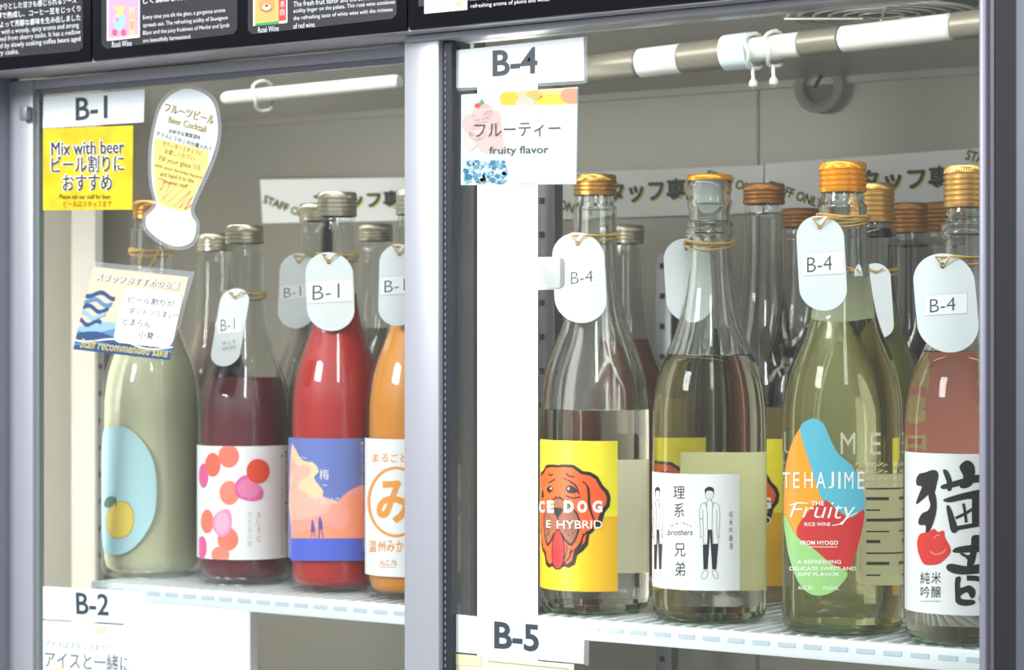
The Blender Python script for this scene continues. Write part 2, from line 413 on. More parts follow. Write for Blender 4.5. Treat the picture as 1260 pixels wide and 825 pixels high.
def slotted_post(px0, px1, Y, label, z0=-.30, z1=.40, ph=0):
    xa, xb = X(px0, Y), X(px1, Y)
    t = tag(empty('shelf_post', ((xa+xb)/2, Y+.006, z0)), label, 'post')
    o = MB().box(xa, xb, Y, Y+.012, z0, z1, .001).build('upright', M_POST, None, True); loc_child(o, t)
    proto = None; k = 0; z = z0+.01+ph
    while z < z1-.01:
        if proto is None: proto = o = MB().box(-.0022, .0022, -.0006, .0, 0, .0045).build('slot', M_DARK)
        else: o = proto.copy(); COL.objects.link(o)
        o.location = (xa+(xb-xa)*.45, Y, z); loc_child(o, t); z += .0252
    return t
slotted_post(655, 682, .160, 'slotted grey steel post right of the tall strip lamp')
slotted_post(806, 826, .40, 'slotted grey steel post at the back, between the dog bottle and its neighbour', z1=.262, ph=.01)
slotted_post(120, 128, .30, 'narrow steel post behind the cloudy yellow bottle at far left', z1=.25)

def rod(pts, label, segs, rings, name='curtain_rod'):
    """pts: two photo points on the rod's plane; segs: (t0,t1,radius,material)"""
    a, b = pts; root = tag(empty(name, a), label, 'rod')
    for (t0, t1, r, m, nm) in segs:
        p, q = a.lerp(b, t0), a.lerp(b, t1)
        o = MB().tube([p, p.lerp(q,.02), p.lerp(q,.98), q], [r*.8, r, r, r*.8], 20).build(nm, m, None, True); loc_child(o, root)
    for tt in rings:
        c = a.lerp(b, tt)
        pp = [c+Vector((.002*math.sin(k), .0115*math.sin(2*PI*k/20), .0115*math.cos(2*PI*k/20)-.001)) for k in range(21)]
        rt = tag(empty('curtain_ring', c), None, None)
        rt['label'] = 'clear plastic curtain ring on the white rod, %s' % rings[tt]; rt['category'] = 'ring'; rt['group'] = 'curtain rings on the rods'
        o = MB().tube(pp, .0014, 8, False).build('hoop', mat('clear_plastic', srgb(215,218,212), .25, trans=.3), None, True); loc_child(o, rt)
        if len(rings) == 1: continue
        o = MB().tube([c+Vector((0,-.002,-.012)), c+Vector((.001,-.003,-.020))], .0013, 8).build('hook', MATS['clear_plastic'], None, True); loc_child(o, rt)
        o = MB().tube([c+Vector((.001,-.003,-.0195)), c+Vector((.001,-.003,-.0215)), c+Vector((.001,-.003,-.0245)), c+Vector((.001,-.003,-.026))], [.0015,.0030,.0030,.0012], 12).build('bead', MATS['clear_plastic'], None, True); loc_child(o, rt)
YR = .075
RB = mat('rod_reflection_brown', srgb(122,117,102), .35, .3); RW = mat('rod_white', srgb(208,212,204), .3, coat=.3); RBL = mat('rod_pale_blue', srgb(205,225,230), .3, coat=.3)  # brown and white lengths put the rod's reflections into its colour
A, B = P(640, 95, YR), P(1330, 14, YR)
def tt(px): return (X(px,YR)-A.x)/(B.x-A.x)
rod((A, B), 'tension rod with reflections painted white and grey under the ceiling of the right compartment',
    [(0, tt(788), .0098, RB, 'tube'), (tt(788), tt(840), .0100, RW, 'bright_length'), (tt(840), tt(893), .0102, RB, 'tube'), (tt(893), tt(925), .0120, RBL, 'joint'),
     (tt(925), tt(986), .0082, RW, 'bright_length'), (tt(986), tt(1035), .0084, RB, 'tube'), (tt(1035), tt(1172), .0086, RW, 'bright_length'), (tt(1172), 1, .0088, RB, 'tube')],
    {tt(928): 'touching the pale blue joint', tt(953): 'right of the pale blue joint'})
A2, B2 = P(276, 121, YR), P(492, 100, YR)
rod((A2, B2), 'short white rod behind the glass at the top of the left compartment',
    [(0, 1, .0054, RW, 'tube')], {.23: 'hanging in the left compartment'})

# fan grille in the ceiling
c = PZ(1085, 7, ZC); t = tag(empty('fan_grille', (c.x, c.y, ZC-.006)), 'round wire fan grille in the cabinet ceiling', 'grille')
o = lathe('housing', [(0,ZC-.0012),(.060,ZC-.0012),(.062,ZC-.0002)], mat('fan_dark', srgb(60,66,70), .5), None, 48); o.location = (c.x,c.y,0); loc_child(o, t)
for i, r in enumerate((.014,.024,.034,.044,.054,.061)):
    pp = [Vector((c.x+r*math.cos(2*PI*k/40), c.y+r*math.sin(2*PI*k/40), ZC-.006)) for k in range(41)]
    o = MB().tube(pp, .0011, 6, False).build('ring_wire', mat('grille_wire', srgb(190,190,180), .3, .6), None, True); loc_child(o, t)
for k in range(4):
    a = k*PI/2+.5
    o = MB().tube([Vector((c.x+.012*math.cos(a), c.y+.012*math.sin(a), ZC-.0082)), Vector((c.x+.063*math.cos(a), c.y+.063*math.sin(a), ZC-.0075))], .0011, 6).build('spoke_wire', MATS['grille_wire'], None, True); loc_child(o, t)
# pipe boss on back wall under the ceiling
c = P(1007, 106, YB-.01); t = tag(empty('pipe_boss', c), 'round grey pipe collar on the back wall below the ceiling', 'pipe')
def yl(prof, name, m):
    o = lathe(name, prof, m, None, 40); o.matrix_world = Matrix.Translation(c) @ Matrix.Rotation(PI/2, 4, 'X'); o.parent = t; o.matrix_parent_inverse = Matrix.Translation(-c); return o
yl([(.014,-.010),(.022,-.010),(.022,.001),(.018,.004),(.014,.001),(.014,-.010)], 'collar', mat('collar_grey', srgb(150,147,134), .4))
yl([(0,-.006),(.0138,-.006),(.0138,-.0095),(0,-.0095)], 'plug', mat('plug_grey', srgb(110,106,96), .5))
o = MB().tube([c+Vector((.006,-.003,.010)), c+Vector((.007,-.012,.004)), c+Vector((.004,-.014,-.003))], .0016, 8).build('hook', M_DARK, None, True); loc_child(o, t)

# ------------------------------------------------------------------ bottles
# profile: (height above shelf, radius as a share of the body radius)
PROF = [(.128,1.0),(.142,.995),(.154,.965),(.165,.915),(.176,.83),(.188,.705),(.198,.61),(.207,.545),(.218,.49),(.228,.455),(.242,.42),(.256,.405),(.272,.40)]
def outer_profile(R, H, k=1.0, ztop=None, neck=None):
    """outer wall from the base rim to the mouth; k stretches shoulder height"""
    f = (H/.304)
    pr = [(R*.55,.0045),(R*.80,.0015),(R*.88,.0003),(R*.94,.0015),(R*.985,.006),(R,.013),(R,.06)]
    for z, r in PROF:
        rr = R*r
        if neck: rr = neck + (R-neck)*max(0,(r-.40))/.60
        pr.append((rr, z*f*k))
    return pr
BOTT = {}
def bottle(key, px, Y, R, H, label, cat='bottle', glass='thick', gm=None, liquid=None, level=None, cap=('screw', GOLD), capr=.0146, caph=.0145, group=None, neck=None, ring=None, k=1.0, seg=96):
    x = X(px, Y); root = tag(empty('sake_bottle', (x, Y, 0.0)), label, cat, group)
    out = outer_profile(R, H, k, neck=neck); zn = H-caph
    rn = out[-1][0]
    out.append((rn*1.0, zn-.010))
    out += [(rn*1.0, zn-.0085), (capr*.93, zn-.0065), (capr*.95, zn-.004), (capr*.9, zn-.0015), (capr*.86, H-.002)]
    if cap[0] == 'disc':
        out = [p for p in out if p[1] < H-.026]+[(rn, H-.0245), (capr*.98, H-.0205), (capr*1.01, H-.018), (capr*.93, H-.0155), (capr*.97, H-.012), (capr*1.0, H-.0095), (capr*.98, H-.0045), (capr*.86, H-.0035)]
    if ring:
        out = [p for p in out if not (ring-.006 < p[1] < ring+.006)]
        i = next(j for j, p in enumerate(out) if p[1] > ring)
        rr = out[i-1][0]; out[i:i] = [(rr, ring-.0058), (rr*1.17, ring-.0035), (rr*1.22, ring-.0012), (rr*1.10, ring+.0008),(rr*1.20, ring+.003), (rr*1.15, ring+.0046), (rr*.98, ring+.0058)]
    th = .0026
    inn = [(0, .006), (R*.5, .0058), (R*.8, .0045), (R-th*1.6, .0075), (R-th, .014), (R-th, .06)]
    for r, z in out[7:]:
        if z < H-.004 and r > .002: inn.append((max(r-th*.95, .006) if r < R*.5 else r-th, z))
    inn = [p for i, p in enumerate(inn) if i < 6 or p[1] > inn[i-1][1]-1e-5 or True]
    top = [(capr*.86-th*.8, H-.002)]
    prof = [(0,.0050)] + out + top + inn[::-1]
    gmat = gm or (M_BOTTLE if glass == 'thick' else M_THIN)
    if liquid and glass == 'thick':
        # liquid and the wall that holds it read as one clear body up to the level; glass wall above, glass foot below
        def at_z(pr, z):
            for (r0,z0),(r1,z1) in zip(pr, pr[1:]):
                if z0 <= z <= z1 and z1 > z0: return r0+(r1-r0)*(z-z0)/(z1-z0)
            return pr[-1][0]
        rl = at_z(out, level); zf = .0075; rf = at_z(out[2:], zf)
        up = [(rl, level+.0001)]+[p for p in out if p[1] > level+.0003]
        inn2 = [(at_z(out, level)-th*.95, level+.0001)]+[p for p in inn[6:] if p[1] > level+.0003]
        lathe('glass_body', up+top+inn2[::-1], gmat, root, seg, closed=True, sharp=60)
        lp = [(0, zf), (rf*.995, zf)]+[p for p in out[3:] if zf+.0003 < p[1] < level-.0003]+[(rl, level-.0002), (rl-.0008, level), (0, level)]
        lathe('liquid', lp, liquid, root, seg, sharp=60)
        fp = [(0,.0045)]+[p for p in out[:6] if p[1] < zf]
        fp = [(0,.0045),(R*.55,.0042),(R*.80,.0015),(R*.88,.0003),(R*.94,.0015),(R*.985,.0055),(rf, zf-.0002),(0,zf-.0002)]
        lathe('glass_foot', fp, glassy('green_foot_glass', (.82,.90,.80), 1.5), root, seg, sharp=60)
    else:
        lathe('glass_body', prof, gmat, root, seg, sharp=60)
        if liquid:
            ov = -.0002
            lp = [(0,.006-ov),(R*.5,.0058-ov),(R*.8,.0045-ov),(R-th*1.6+ov,.0075-ov)]
            lp += [(r+ov, z) for r, z in inn[4:] if z < level-.0005]
            below = [p for p in inn if p[1] <= level and p[0] > 0]; above = [p for p in inn[4:] if p[1] > level]
            a, b = below[-1], above[0]; rl = a[0]+(b[0]-a[0])*(level-a[1])/max(b[1]-a[1],1e-6)
            lp += [(rl+ov, level), (rl-.0012, level-.0006), (0, level-.0006)]
            lathe('liquid', lp, liquid, root, seg, sharp=60)
    kind, cm = cap
    if kind == 'screw':
        z0, z1 = H-caph, H; r = capr; n = max(3, int(caph/.0042)); cp = [(r*.90, z0+.0002), (r*1.0, z0)]
        hb = z1-.0052
        for i in range(n):
            za = z0+.0008+(hb-z0-.0008)*i/n; zb2 = z0+.0008+(hb-z0-.0008)*(i+1)/n
            cp += [(r*1.03, za+(zb2-za)*.15), (r*1.03, za+(zb2-za)*.6), (r*.965, zb2-(zb2-za)*.12)]
        cp += [(r*1.0, hb+.0005), (r*1.0, z1-.0014), (r*.965, z1-.0003), (r*.90, z1), (0, z1)]
        cpo = lathe('cap', cp, cm, root, 120, knurl=(hb+.0003, z1-.0012), sharp=35)
    elif kind == 'disc':
        lathe('stopper', [(0,H-.0042),(capr*.62,H-.0042),(capr*.60,H-.019),(0,H-.019)], mat('frosted_stopper', srgb(205,214,212), .4), root, 48)
        lathe('cap', [(0,H-.0035),(capr*.86,H-.0035),(capr*1.02,H-.0038),(capr*1.03,H-.002),(capr*.99,H-.0004),(capr*.9,H+.0003),(0,H+.0003)], cm, root, 72, sharp=60)
    BOTT[key] = dict(root=root, x=x, y=Y, R=R, H=H, px=px)
    return root
def cyl_surf(key, extra=.0002):
    b = BOTT[key]; c = Vector((b['x'], b['y'])); R = b['R']
    dv = Vector((CAM.x-c.x, CAM.y-c.y)); dist = dv.length
    def f(px, py, off=0.0):
        r = R+extra+off; d = ray(px, py); d2 = Vector((d.x, d.y)); o = Vector((CAM.x, CAM.y))-c
        A_ = d2.dot(d2); B_ = 2*o.dot(d2); C_ = o.dot(o)-r*r; D = B_*B_-4*A_*C_
        if D < 0: D = 0
        t_ = (-B_-math.sqrt(D))/(2*A_); p = CAM+d*t_
        q = Vector((p.x-c.x, p.y-c.y)); q = q.normalized()*r
        return Vector((c.x+q.x, c.y+q.y, p.z))
    return f
def px2a(key, px):
    b = BOTT[key]; p = cyl_surf(key, 0)(px, HZ); return math.atan2(p.y-b['y'], p.x-b['x'])
def zof(key, px, py): return cyl_surf(key, .0002)(px, py).z
def wraplabel(key, a0, a1, z0, z1, m, name='label', th=.0002, extra=.00005, parent=None):
    """paper wrapped round the bottle between two angles (radians)"""
    b = BOTT[key]; n = max(6, int(abs(a1-a0)/math.radians(3))); vs = []; fs = []
    for i in range(n+1):
        a = a0+(a1-a0)*i/n
        for r, z in ((b['R']+extra,z0),(b['R']+extra,z1),(b['R']+extra+th*.6,z1),(b['R']+extra+th*.6,z0)):
            vs.append((r*math.cos(a), r*math.sin(a), z))
    for i in range(n):
        for j in range(4):
            fs.append((4*i+j, 4*i+(j+1)%4, 4*i+4+(j+1)%4, 4*i+4+j))
    fs += [(0,1,2,3), (4*n+3,4*n+2,4*n+1,4*n)]
    me = bpy.data.meshes.new(name); me.from_pydata(vs, [], fs)
    bm = bmesh.new(); bm.from_mesh(me); bmesh.ops.recalc_face_normals(bm, faces=bm.faces[:]); bm.to_mesh(me); bm.free(); me.shade_smooth()
    try: me.set_sharp_from_angle(angle=math.radians(40))
    except Exception: pass
    return link(name, me, parent or b['root'], [m])
def view_a(key):
    b = BOTT[key]; return math.atan2(CAM.y-b['y'], CAM.x-b['x'])
def rear_surf(key):
    """(degrees round from the far side, height in mm) on the far wall, printed side outwards"""
    b = BOTT[key]; va = view_a(key)
    def f(d, zmm, off=0.0):
        a = va+PI-math.radians(d); r = b['R']-.0008+off
        return Vector((b['x']+r*math.cos(a), b['y']+r*math.sin(a), zmm/1000))
    return f

# ---- front row, right compartment
bottle('dog', 732, .098, .0380, .3035, 'clear bottle with a yellow label showing an orange drooping dog', liquid=M_SAKE2, level=.1405, cap=('screw', GOLD))
bottle('lab', 873, .100, .0385, .2995, 'clear bottle with a white label of two men in lab coats', liquid=M_SAKE, level=.178, cap=('disc', GOLD2), capr=.0152, caph=.004, ring=.2630, neck=.0138)
bottle('blob', 1037, .094, .0390, .3030, 'clear bottle with a many-coloured blob label and bright gold cap', liquid=M_SAKE3, level=.2290, cap=('screw', GOLD2), capr=.0150, caph=.0195)
bottle('brush', 1190, .090, .0385, .2965, 'bottle with a white label of thick black brush characters beside the door handle', liquid=M_SAKE2, level=.1805, cap=('screw', GOLD3), capr=.0142, caph=.0260, ring=.256, neck=.0138)
# ---- front row, left compartment
CL_YUZU = mat('cloudy_yuzu_liqueur', srgb(226,222,186), .5, coat=.0, var=.04, bscale=30, sss=0)
CL_MAR = mat('maroon_plum_liqueur', srgb(112,24,40), .35, var=.05, bscale=20)
CL_RED = mat('cloudy_red_liqueur', srgb(206,26,20), .4, var=.06, bscale=25)
CL_ORG = mat('cloudy_orange_liqueur', srgb(244,152,12), .4, var=.05, bscale=25)
bottle('yuzu', 186, .110, .0400, .3015, 'cloudy pale yellow bottle with a light blue yuzu label at far left', glass='thin', liquid=CL_YUZU, level=.205, cap=('screw', GOLD), capr=.0142)
bottle('maroon', 301, .110, .0368, .2790, 'short maroon bottle with red and pink berries on its white label', glass='thin', liquid=CL_MAR, level=.1600, cap=('screw', SILV), k=1.0)
bottle('red', 415, .108, .0368, .3010, 'red bottle with a blue and pink sunset cloud label', glass='thin', liquid=CL_RED, level=.2240, cap=('screw', SILV), caph=.0185)
bottle('orange', 512, .103, .0375, .2995, 'orange bottle with a ringed orange character on its white label, cut by the door post', glass='thin', liquid=CL_ORG, level=.218, cap=('screw', SILV), caph=.0185)
# ---- rows behind
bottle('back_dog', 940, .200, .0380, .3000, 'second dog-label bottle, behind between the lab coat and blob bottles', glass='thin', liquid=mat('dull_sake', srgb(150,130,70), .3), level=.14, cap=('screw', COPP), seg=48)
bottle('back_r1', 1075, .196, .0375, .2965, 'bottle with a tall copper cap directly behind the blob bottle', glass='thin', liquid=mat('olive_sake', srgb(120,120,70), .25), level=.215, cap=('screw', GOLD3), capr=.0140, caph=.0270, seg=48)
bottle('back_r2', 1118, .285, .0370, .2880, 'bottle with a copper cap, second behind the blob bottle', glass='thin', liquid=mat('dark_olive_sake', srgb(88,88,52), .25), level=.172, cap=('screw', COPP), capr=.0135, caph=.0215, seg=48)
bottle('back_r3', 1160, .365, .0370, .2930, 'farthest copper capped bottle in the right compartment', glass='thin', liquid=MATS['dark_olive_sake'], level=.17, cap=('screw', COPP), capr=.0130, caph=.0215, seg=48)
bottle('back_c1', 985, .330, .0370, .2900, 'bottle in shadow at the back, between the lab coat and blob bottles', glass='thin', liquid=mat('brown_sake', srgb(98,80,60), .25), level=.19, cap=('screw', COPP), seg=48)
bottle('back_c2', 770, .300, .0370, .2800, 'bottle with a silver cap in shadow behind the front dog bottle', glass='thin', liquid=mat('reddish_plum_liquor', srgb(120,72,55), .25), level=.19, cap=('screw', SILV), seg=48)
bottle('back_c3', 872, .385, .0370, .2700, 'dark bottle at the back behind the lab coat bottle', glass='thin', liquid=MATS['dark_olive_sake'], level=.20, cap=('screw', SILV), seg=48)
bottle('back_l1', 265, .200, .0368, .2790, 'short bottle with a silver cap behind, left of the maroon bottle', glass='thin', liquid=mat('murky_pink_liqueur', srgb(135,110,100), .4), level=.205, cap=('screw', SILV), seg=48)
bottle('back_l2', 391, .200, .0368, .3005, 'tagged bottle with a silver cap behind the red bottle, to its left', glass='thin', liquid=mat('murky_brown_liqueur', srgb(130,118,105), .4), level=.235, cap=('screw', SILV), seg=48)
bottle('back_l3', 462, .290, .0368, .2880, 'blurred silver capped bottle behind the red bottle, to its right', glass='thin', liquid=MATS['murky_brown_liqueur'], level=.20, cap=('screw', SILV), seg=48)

INK = ink(28,28,32); INKG = ink(120,120,125)
# ---- label: dog
def dog_label(key, dx=0.0, sc=4.125, oy=540, ox=660, front=True):
    b = BOTT[key]
    ax = px2a(key, ox+412/sc); lefta = view_a(key)-math.radians(92)
    zt_, zb_, zm = zof(key, ox+200/sc, oy+12/sc), zof(key, ox+200/sc, oy+776/sc), zof(key, ox+200/sc, oy+395/sc)
    L = wraplabel(key, lefta, ax, zb_, zt_, ink(252,236,50,.4), 'label')
    lo = wraplabel(key, lefta, ax-.0001, zb_+.0001, zm, ink(246,190,25,.4), 'label_lower_half', extra=.0002, parent=L)
    s = cyl_surf(key, .00045); a = Art(s, ox, oy, sc, cut=5)
    _l = a.line
    a.line = lambda pts, wd, m, layer=1, smooth=0, closed=False: _l(pts, [q_*1.5 for q_ in wd] if isinstance(wd, list) else wd*1.6, m, layer, smooth, closed)
    ac = math.sin(px2a(key, ox+108/sc)-view_a(key))
    BLK = ink(30,24,24); ORG = ink(240,92,38,.4); BRN = ink(140,88,62); DBR = ink(95,60,50); RED = ink(214,40,34); DRED = ink(170,25,35); WHT = ink(250,250,250)
    va = view_a(key)
    cxp = b['px']
    def mir(p):
        px = ox+p[0]/sc; Rp = b['R']*scale_at(b['px'], b['y'])
        aa = math.asin(max(-1,min(1,(px-cxp)/Rp))); a0 = math.asin((ox+108/sc-cxp)/Rp); am = max(2*a0-aa, -1.50)
        return ((cxp+Rp*math.sin(am)-ox)*sc, p[1])
    def both(pts, m, layer):
        if isinstance(pts[0], tuple):
            a.poly(pts, m, layer, 4); a.poly([mir(p) for p in pts], m, layer, 4)
    head = [(108,133),(140,130),(190,133),(235,165),(275,170),(312,192),(338,238),(366,266),(378,300),(372,345),(348,375),(335,420),(325,450),(303,445),(290,472),(268,490),(262,540),(236,572),(208,592),(195,640),(165,658),(140,650),(108,666)]
    face = [(108,149),(140,145),(186,150),(228,182),(270,188),(301,208),(323,248),(348,277),(358,301),(353,335),(330,360),(316,398),(309,424),(302,418),(283,452),(257,475),(245,526),(221,555),(190,576),(179,620),(156,637),(140,630),(108,645)]
    for pts, m, ly in ((head,BLK,1),(face,ORG,2)):
        full = pts+[mir(p) for p in pts[::-1]]
        a.poly(full, m, ly)
    a.line([(235,218),(262,250),(268,330),(280,380),(300,430)], [5,9,9,7,5], BLK, 3, 4)          # ear fold
    a.line([(262,470),(235,500),(225,540),(195,575)], 6, BLK, 3, 4)
    a.line([(238,480),(228,520),(200,560),(165,585)], 4, BLK, 3, 4)
    a.line([(176,560),(168,600),(140,632)], 5, BLK, 3, 4)
    a.line([(155,540),(150,590),(135,620)], 4, BLK, 3, 4)
    a.line([(136,200),(160,212),(200,240),(218,285)], [4,6,5], BLK, 3, 4)
    a.line([(150,175),(165,190),(195,195)], 5, BLK, 3, 4); a.line([(60,178),(72,188),(84,178)], 5, BLK, 3, 4); a.line([(62,225),(80,215),(96,205)], 5, BLK, 3, 4)
    a.line([(148,290),(185,302),(222,297)], 5, BLK, 3, 4)
    both([(108,303),(140,310),(180,345),(215,390),(222,440),(208,500),(180,545),(150,530),(125,490),(108,465)], BLK, 3)
    both([(108,312),(138,320),(176,352),(206,395),(212,440),(198,495),(176,532),(152,515),(130,480),(108,455)], BRN, 4)
    a.poly([(92,352),(125,352),(134,362),(122,385),(108,402),(94,385),(84,362)], BLK, 5, 3)
    a.line([(108,395),(108,462)], 4, BLK, 5)
    for px_, py_ in ((150,470),(165,490),(175,460),(185,480),(160,445),(192,440),(170,425),(150,430)): a.disc(px_,py_,4,4,BLK,5,8); a.disc(216-px_ if px_ < 165 else 60,py_,3,4,BLK,5,8)
    a.poly([(108,458),(130,490),(142,540),(140,620),(125,660),(108,666),(90,660),(78,620),(78,540),(88,490)], BLK, 5, 4)
    a.poly([(108,466),(126,495),(138,545),(136,615),(122,652),(108,658),(94,652),(83,615),(83,545),(92,495)], RED, 6, 4)
    a.poly([(108,560),(138,560),(136,615),(122,652),(108,658),(94,652),(83,615),(84,560)], DRED, 7, 0)
    a.poly([(148,250),(165,238),(190,245),(208,268),(190,278),(160,275)], BLK, 4, 4); a.disc(163,254,5,6,WHT,5,10)
    a.poly([(52,262),(60,245),(76,242),(82,262),(66,276)], BLK, 4, 4); a.disc(73,254,4,5,WHT,5,10)
    if front:
        a.text('C', (14,317,42,376), WHT, 8, .03); a.text('E', (54,315,88,376), WHT, 8, .05); a.text('D', (140,315,190,376), WHT, 8, .05); a.text('O', (208,315,258,377), WHT, 8, .05); a.text('G', (285,315,335,377), WHT, 8, .05)
        a.text('E', (52,416,72,452), WHT, 8); a.text('HYBRID', (104,416,335,457), WHT, 8)
    else:
        a.text('DOG', (150,315,335,377), WHT, 8, .05); a.text('HYBRID', (104,416,335,457), WHT, 8)
    a.build('print', L, b['root'])
    return L
dog_label('dog')
CREAM = ink(252,249,225,.6)
wraplabel('dog', view_a('dog')+PI-.42, view_a('dog')+PI+.34, .025, .104, CREAM, 'back_label', extra=-.0004)
s_ = scale_at(940,.200)/scale_at(732,.098)
dog_label('back_dog', ox=940-(732-660)*s_, oy=HZ+(540-HZ)*s_, sc=4.125/s_, front=False)

# ---- label: two men in lab coats
def lab_label():
    key='lab'; b = BOTT[key]; ox, oy, sc = 795, 575, 5.158
    a0 = view_a(key)-math.radians(86); a1 = px2a(key, 910)
    L = wraplabel(key, a0, a1, zof(key,873,727.5), zof(key,873,584), M_PAPER)
    a = Art(cyl_surf(key,.0003), ox, oy, sc, cut=5)
    T = ink(45,45,50)
    # built with thin strokes, like the drawn characters
    a.text('理', (172,122,245,200), T, 1); a.text('系', (178,230,242,318), T, 1); a.text('兄', (178,485,250,568), T, 1); a.text('弟', (183,600,248,696), T, 1)
    for i, ch in enumerate('RIKEI SCIENCE'):
        if ch == ' ': continue
        t_ = i/12; x = 150+t_*132; y = 382-26*math.sin(PI*t_*.9+.15)
        a.text(ch, (x,y-6,x+7,y+6), INKG, 1)
    a.text('brothers', [(142,396),(300,396),(292,434),(134,434)], T, 1, 0)
    def man(cx, sx, left=False):
        G = ink(130,134,138); f = lambda pts: [(cx+x*sx, y) for x, y in pts]
        lw = 3 if not left else 2.5
        a.poly(f([(-30,155),(-28,140),(-12,128),(5,126),(24,134),(30,152),(27,172),(20,156),(0,150),(-18,154),(-24,175)]), ink(40,42,46), 1, 3)
        a.line(f([(-25,165),(-22,190),(-8,208),(6,208),(20,192),(26,165)]), lw, G, 1, 4)
        a.line(f([(-12,172),(-5,172)]), lw, G, 1); a.line(f([(8,172),(15,172)]), lw, G, 1); a.line(f([(-4,192),(6,192)]), lw, G, 1); a.line(f([(1,176),(3,186)]), 2, G, 1)
        a.line(f([(-12,206),(-14,222),(-50,235),(-62,270),(-62,345),(-54,415)]), lw, G, 1, 4)
        a.line(f([(12,206),(14,222),(52,235),(64,270),(66,345),(58,415)]), lw, G, 1, 4)
        a.line(f([(-42,270),(-42,340),(-38,400),(-40,485),(-2,490)]), lw, G, 1); a.line(f([(46,270),(46,340),(44,400),(58,485),(24,490),(20,400)]), lw, G, 1)
        a.line(f([(-20,228),(-14,300),(-14,400)]), lw, G, 1); a.line(f([(20,228),(18,300),(16,400)]), lw, G, 1)
        a.line(f([(-28,228),(-16,262)]), lw, G, 1); a.line(f([(28,228),(18,262)]), lw, G, 1)
        a.line(f([(-60,330),(-42,328)]), 4, G, 1)
        a.poly(f([(-12,398),(16,398),(20,488),(56,488),(44,650),(18,650),(8,500),(2,420),(-2,500),(-12,650),(-38,650),(-42,492),(-14,492)]), ink(36,38,46), 1)
        a.line(f([(-58,420),(-62,435),(-54,450),(-48,435)]), lw, G, 1, 3); a.line(f([(58,420),(66,435),(60,450),(52,435)]), lw, G, 1, 3)
        a.line(f([(-34,660),(-50,690),(-48,708),(-30,710),(-14,690),(-10,665)]), lw, G, 1, 4, closed=True)
        a.line(f([(16,665),(28,695),(44,710),(58,700),(52,680),(40,658)]), lw, G, 1, 4, closed=True)
    man(402, 1.0); man(72, .55, True)
    a.column('純米吟醸酒', 527, 275, 550, 530, ink(90,90,95), 1)
    a.build('print', L, b['root'])
    wraplabel(key, view_a(key)+PI-.48, view_a(key)+PI+.25, .018, .1115, ink(240,238,190,.6), 'back_label', extra=-.0004)
lab_label()

# ---- label: coloured blob
def blob_label():
    key='blob'; b = BOTT[key]
    a = Art(cyl_surf(key,.0001), 960, 500, 3.44, cut=5)
    O,Bl,R_,G_,W_ = ink(240,160,30,.35), ink(92,184,206,.35), ink(208,50,48,.35), ink(158,210,130,.35), ink(246,246,240,.4)
    out = [(85,90),(120,58),(152,55),(185,78),(212,140),(245,200),(300,250),(335,310),(355,370),(356,440),(346,530),(320,620),(284,702),(258,755),(220,788),(170,803),(120,792),(80,750),(50,680),(26,580),(16,460),(16,350),(24,250),(48,160)]
    a.poly(out, O, 1, 4)
    a.poly([(85,90),(120,58),(152,55),(185,78),(212,140),(245,200),(300,250),(335,310),(355,370),(354,440),(300,472),(240,440),(180,398),(150,320),(128,250),(100,170)], Bl, 2, 4)
    a.poly([(180,398),(240,440),(300,472),(354,440),(346,530),(320,620),(284,702),(210,662),(150,610),(72,552),(92,480)], R_, 3, 4)
    a.poly([(17,460),(70,552),(150,612),(210,664),(284,704),(258,755),(220,788),(170,803),(120,792),(80,750),(50,680),(26,580)], G_, 4, 4)
    [a.text(ch, [(x0,281-x0*.01),(x1,281-x1*.01),(x1,346+x1*.015),(x0,346+x0*.015)], W_, 5, .0) for ch, x0, x1 in (('T',11,42),('E',56,82),('H',102,138),('A',152,192),('J',204,228),('I',246,256),('M',272,310),('E',328,356))]
    a.text('THE', (130,402,186,421), W_, 5, .02)
    a.text('Fruity', [(62,408),(325,400),(300,505),(32,490)], W_, 5, -.008); a.line([(40,420),(80,410),(118,412)], 4, W_, 5); a.line([(220,505),(250,500),(290,470),(325,452)], 4, W_, 5, 3)
    a.text('RICE WINE', (103,493,213,508), W_, 5, .01)
    a.text('FROM HYOGO', (85,570,245,588), W_, 5, .02); a.line([(120,596),(242,597)], 3, W_, 5)
    a.text('A REFRESHING', (72,652,258,668), W_, 5, .01); a.text('DELICATE SWEET AND', (40,680,322,696), W_, 5, .01); a.text('RIPE FLAVOR', (75,705,250,720), W_, 5, .01)
    a.text('ALC.8%', (75,762,140,777), W_, 5); a.text('720ML', (180,764,250,779), W_, 5)
    a.build('print', b['root'])
    L = wraplabel(key, view_a(key)+PI-.62, view_a(key)+PI-.14, .028, .100, ink(222,222,190,.6), 'back_label', extra=-.0004)
    r = Art(rear_surf(key)); 
    for i in range(9): r.rect(11, 34+i*7, 17+3*(i%3), 35+i*7+ (i%2), ink(60,60,45), 3); r.rect(22, 33+i*7, 24, 38+i*7, ink(60,60,45), 3)
    [r.text(ch, [(x,127),(x+w_,127),(x+w_,113),(x,113)], W_, 0, .0) for ch, x, w_ in (('J',-22,4),('I',-10,1.6),('M',-1,7),('E',13,4.5))]
    for i in range(4): r.text('すっきりした飲み口', [(-20,108-i*4.5),(25,108-i*4.5),(25,105-i*4.5),(-20,105-i*4.5)], W_, 0)
    r.build('back_print', b['root'])
blob_label()

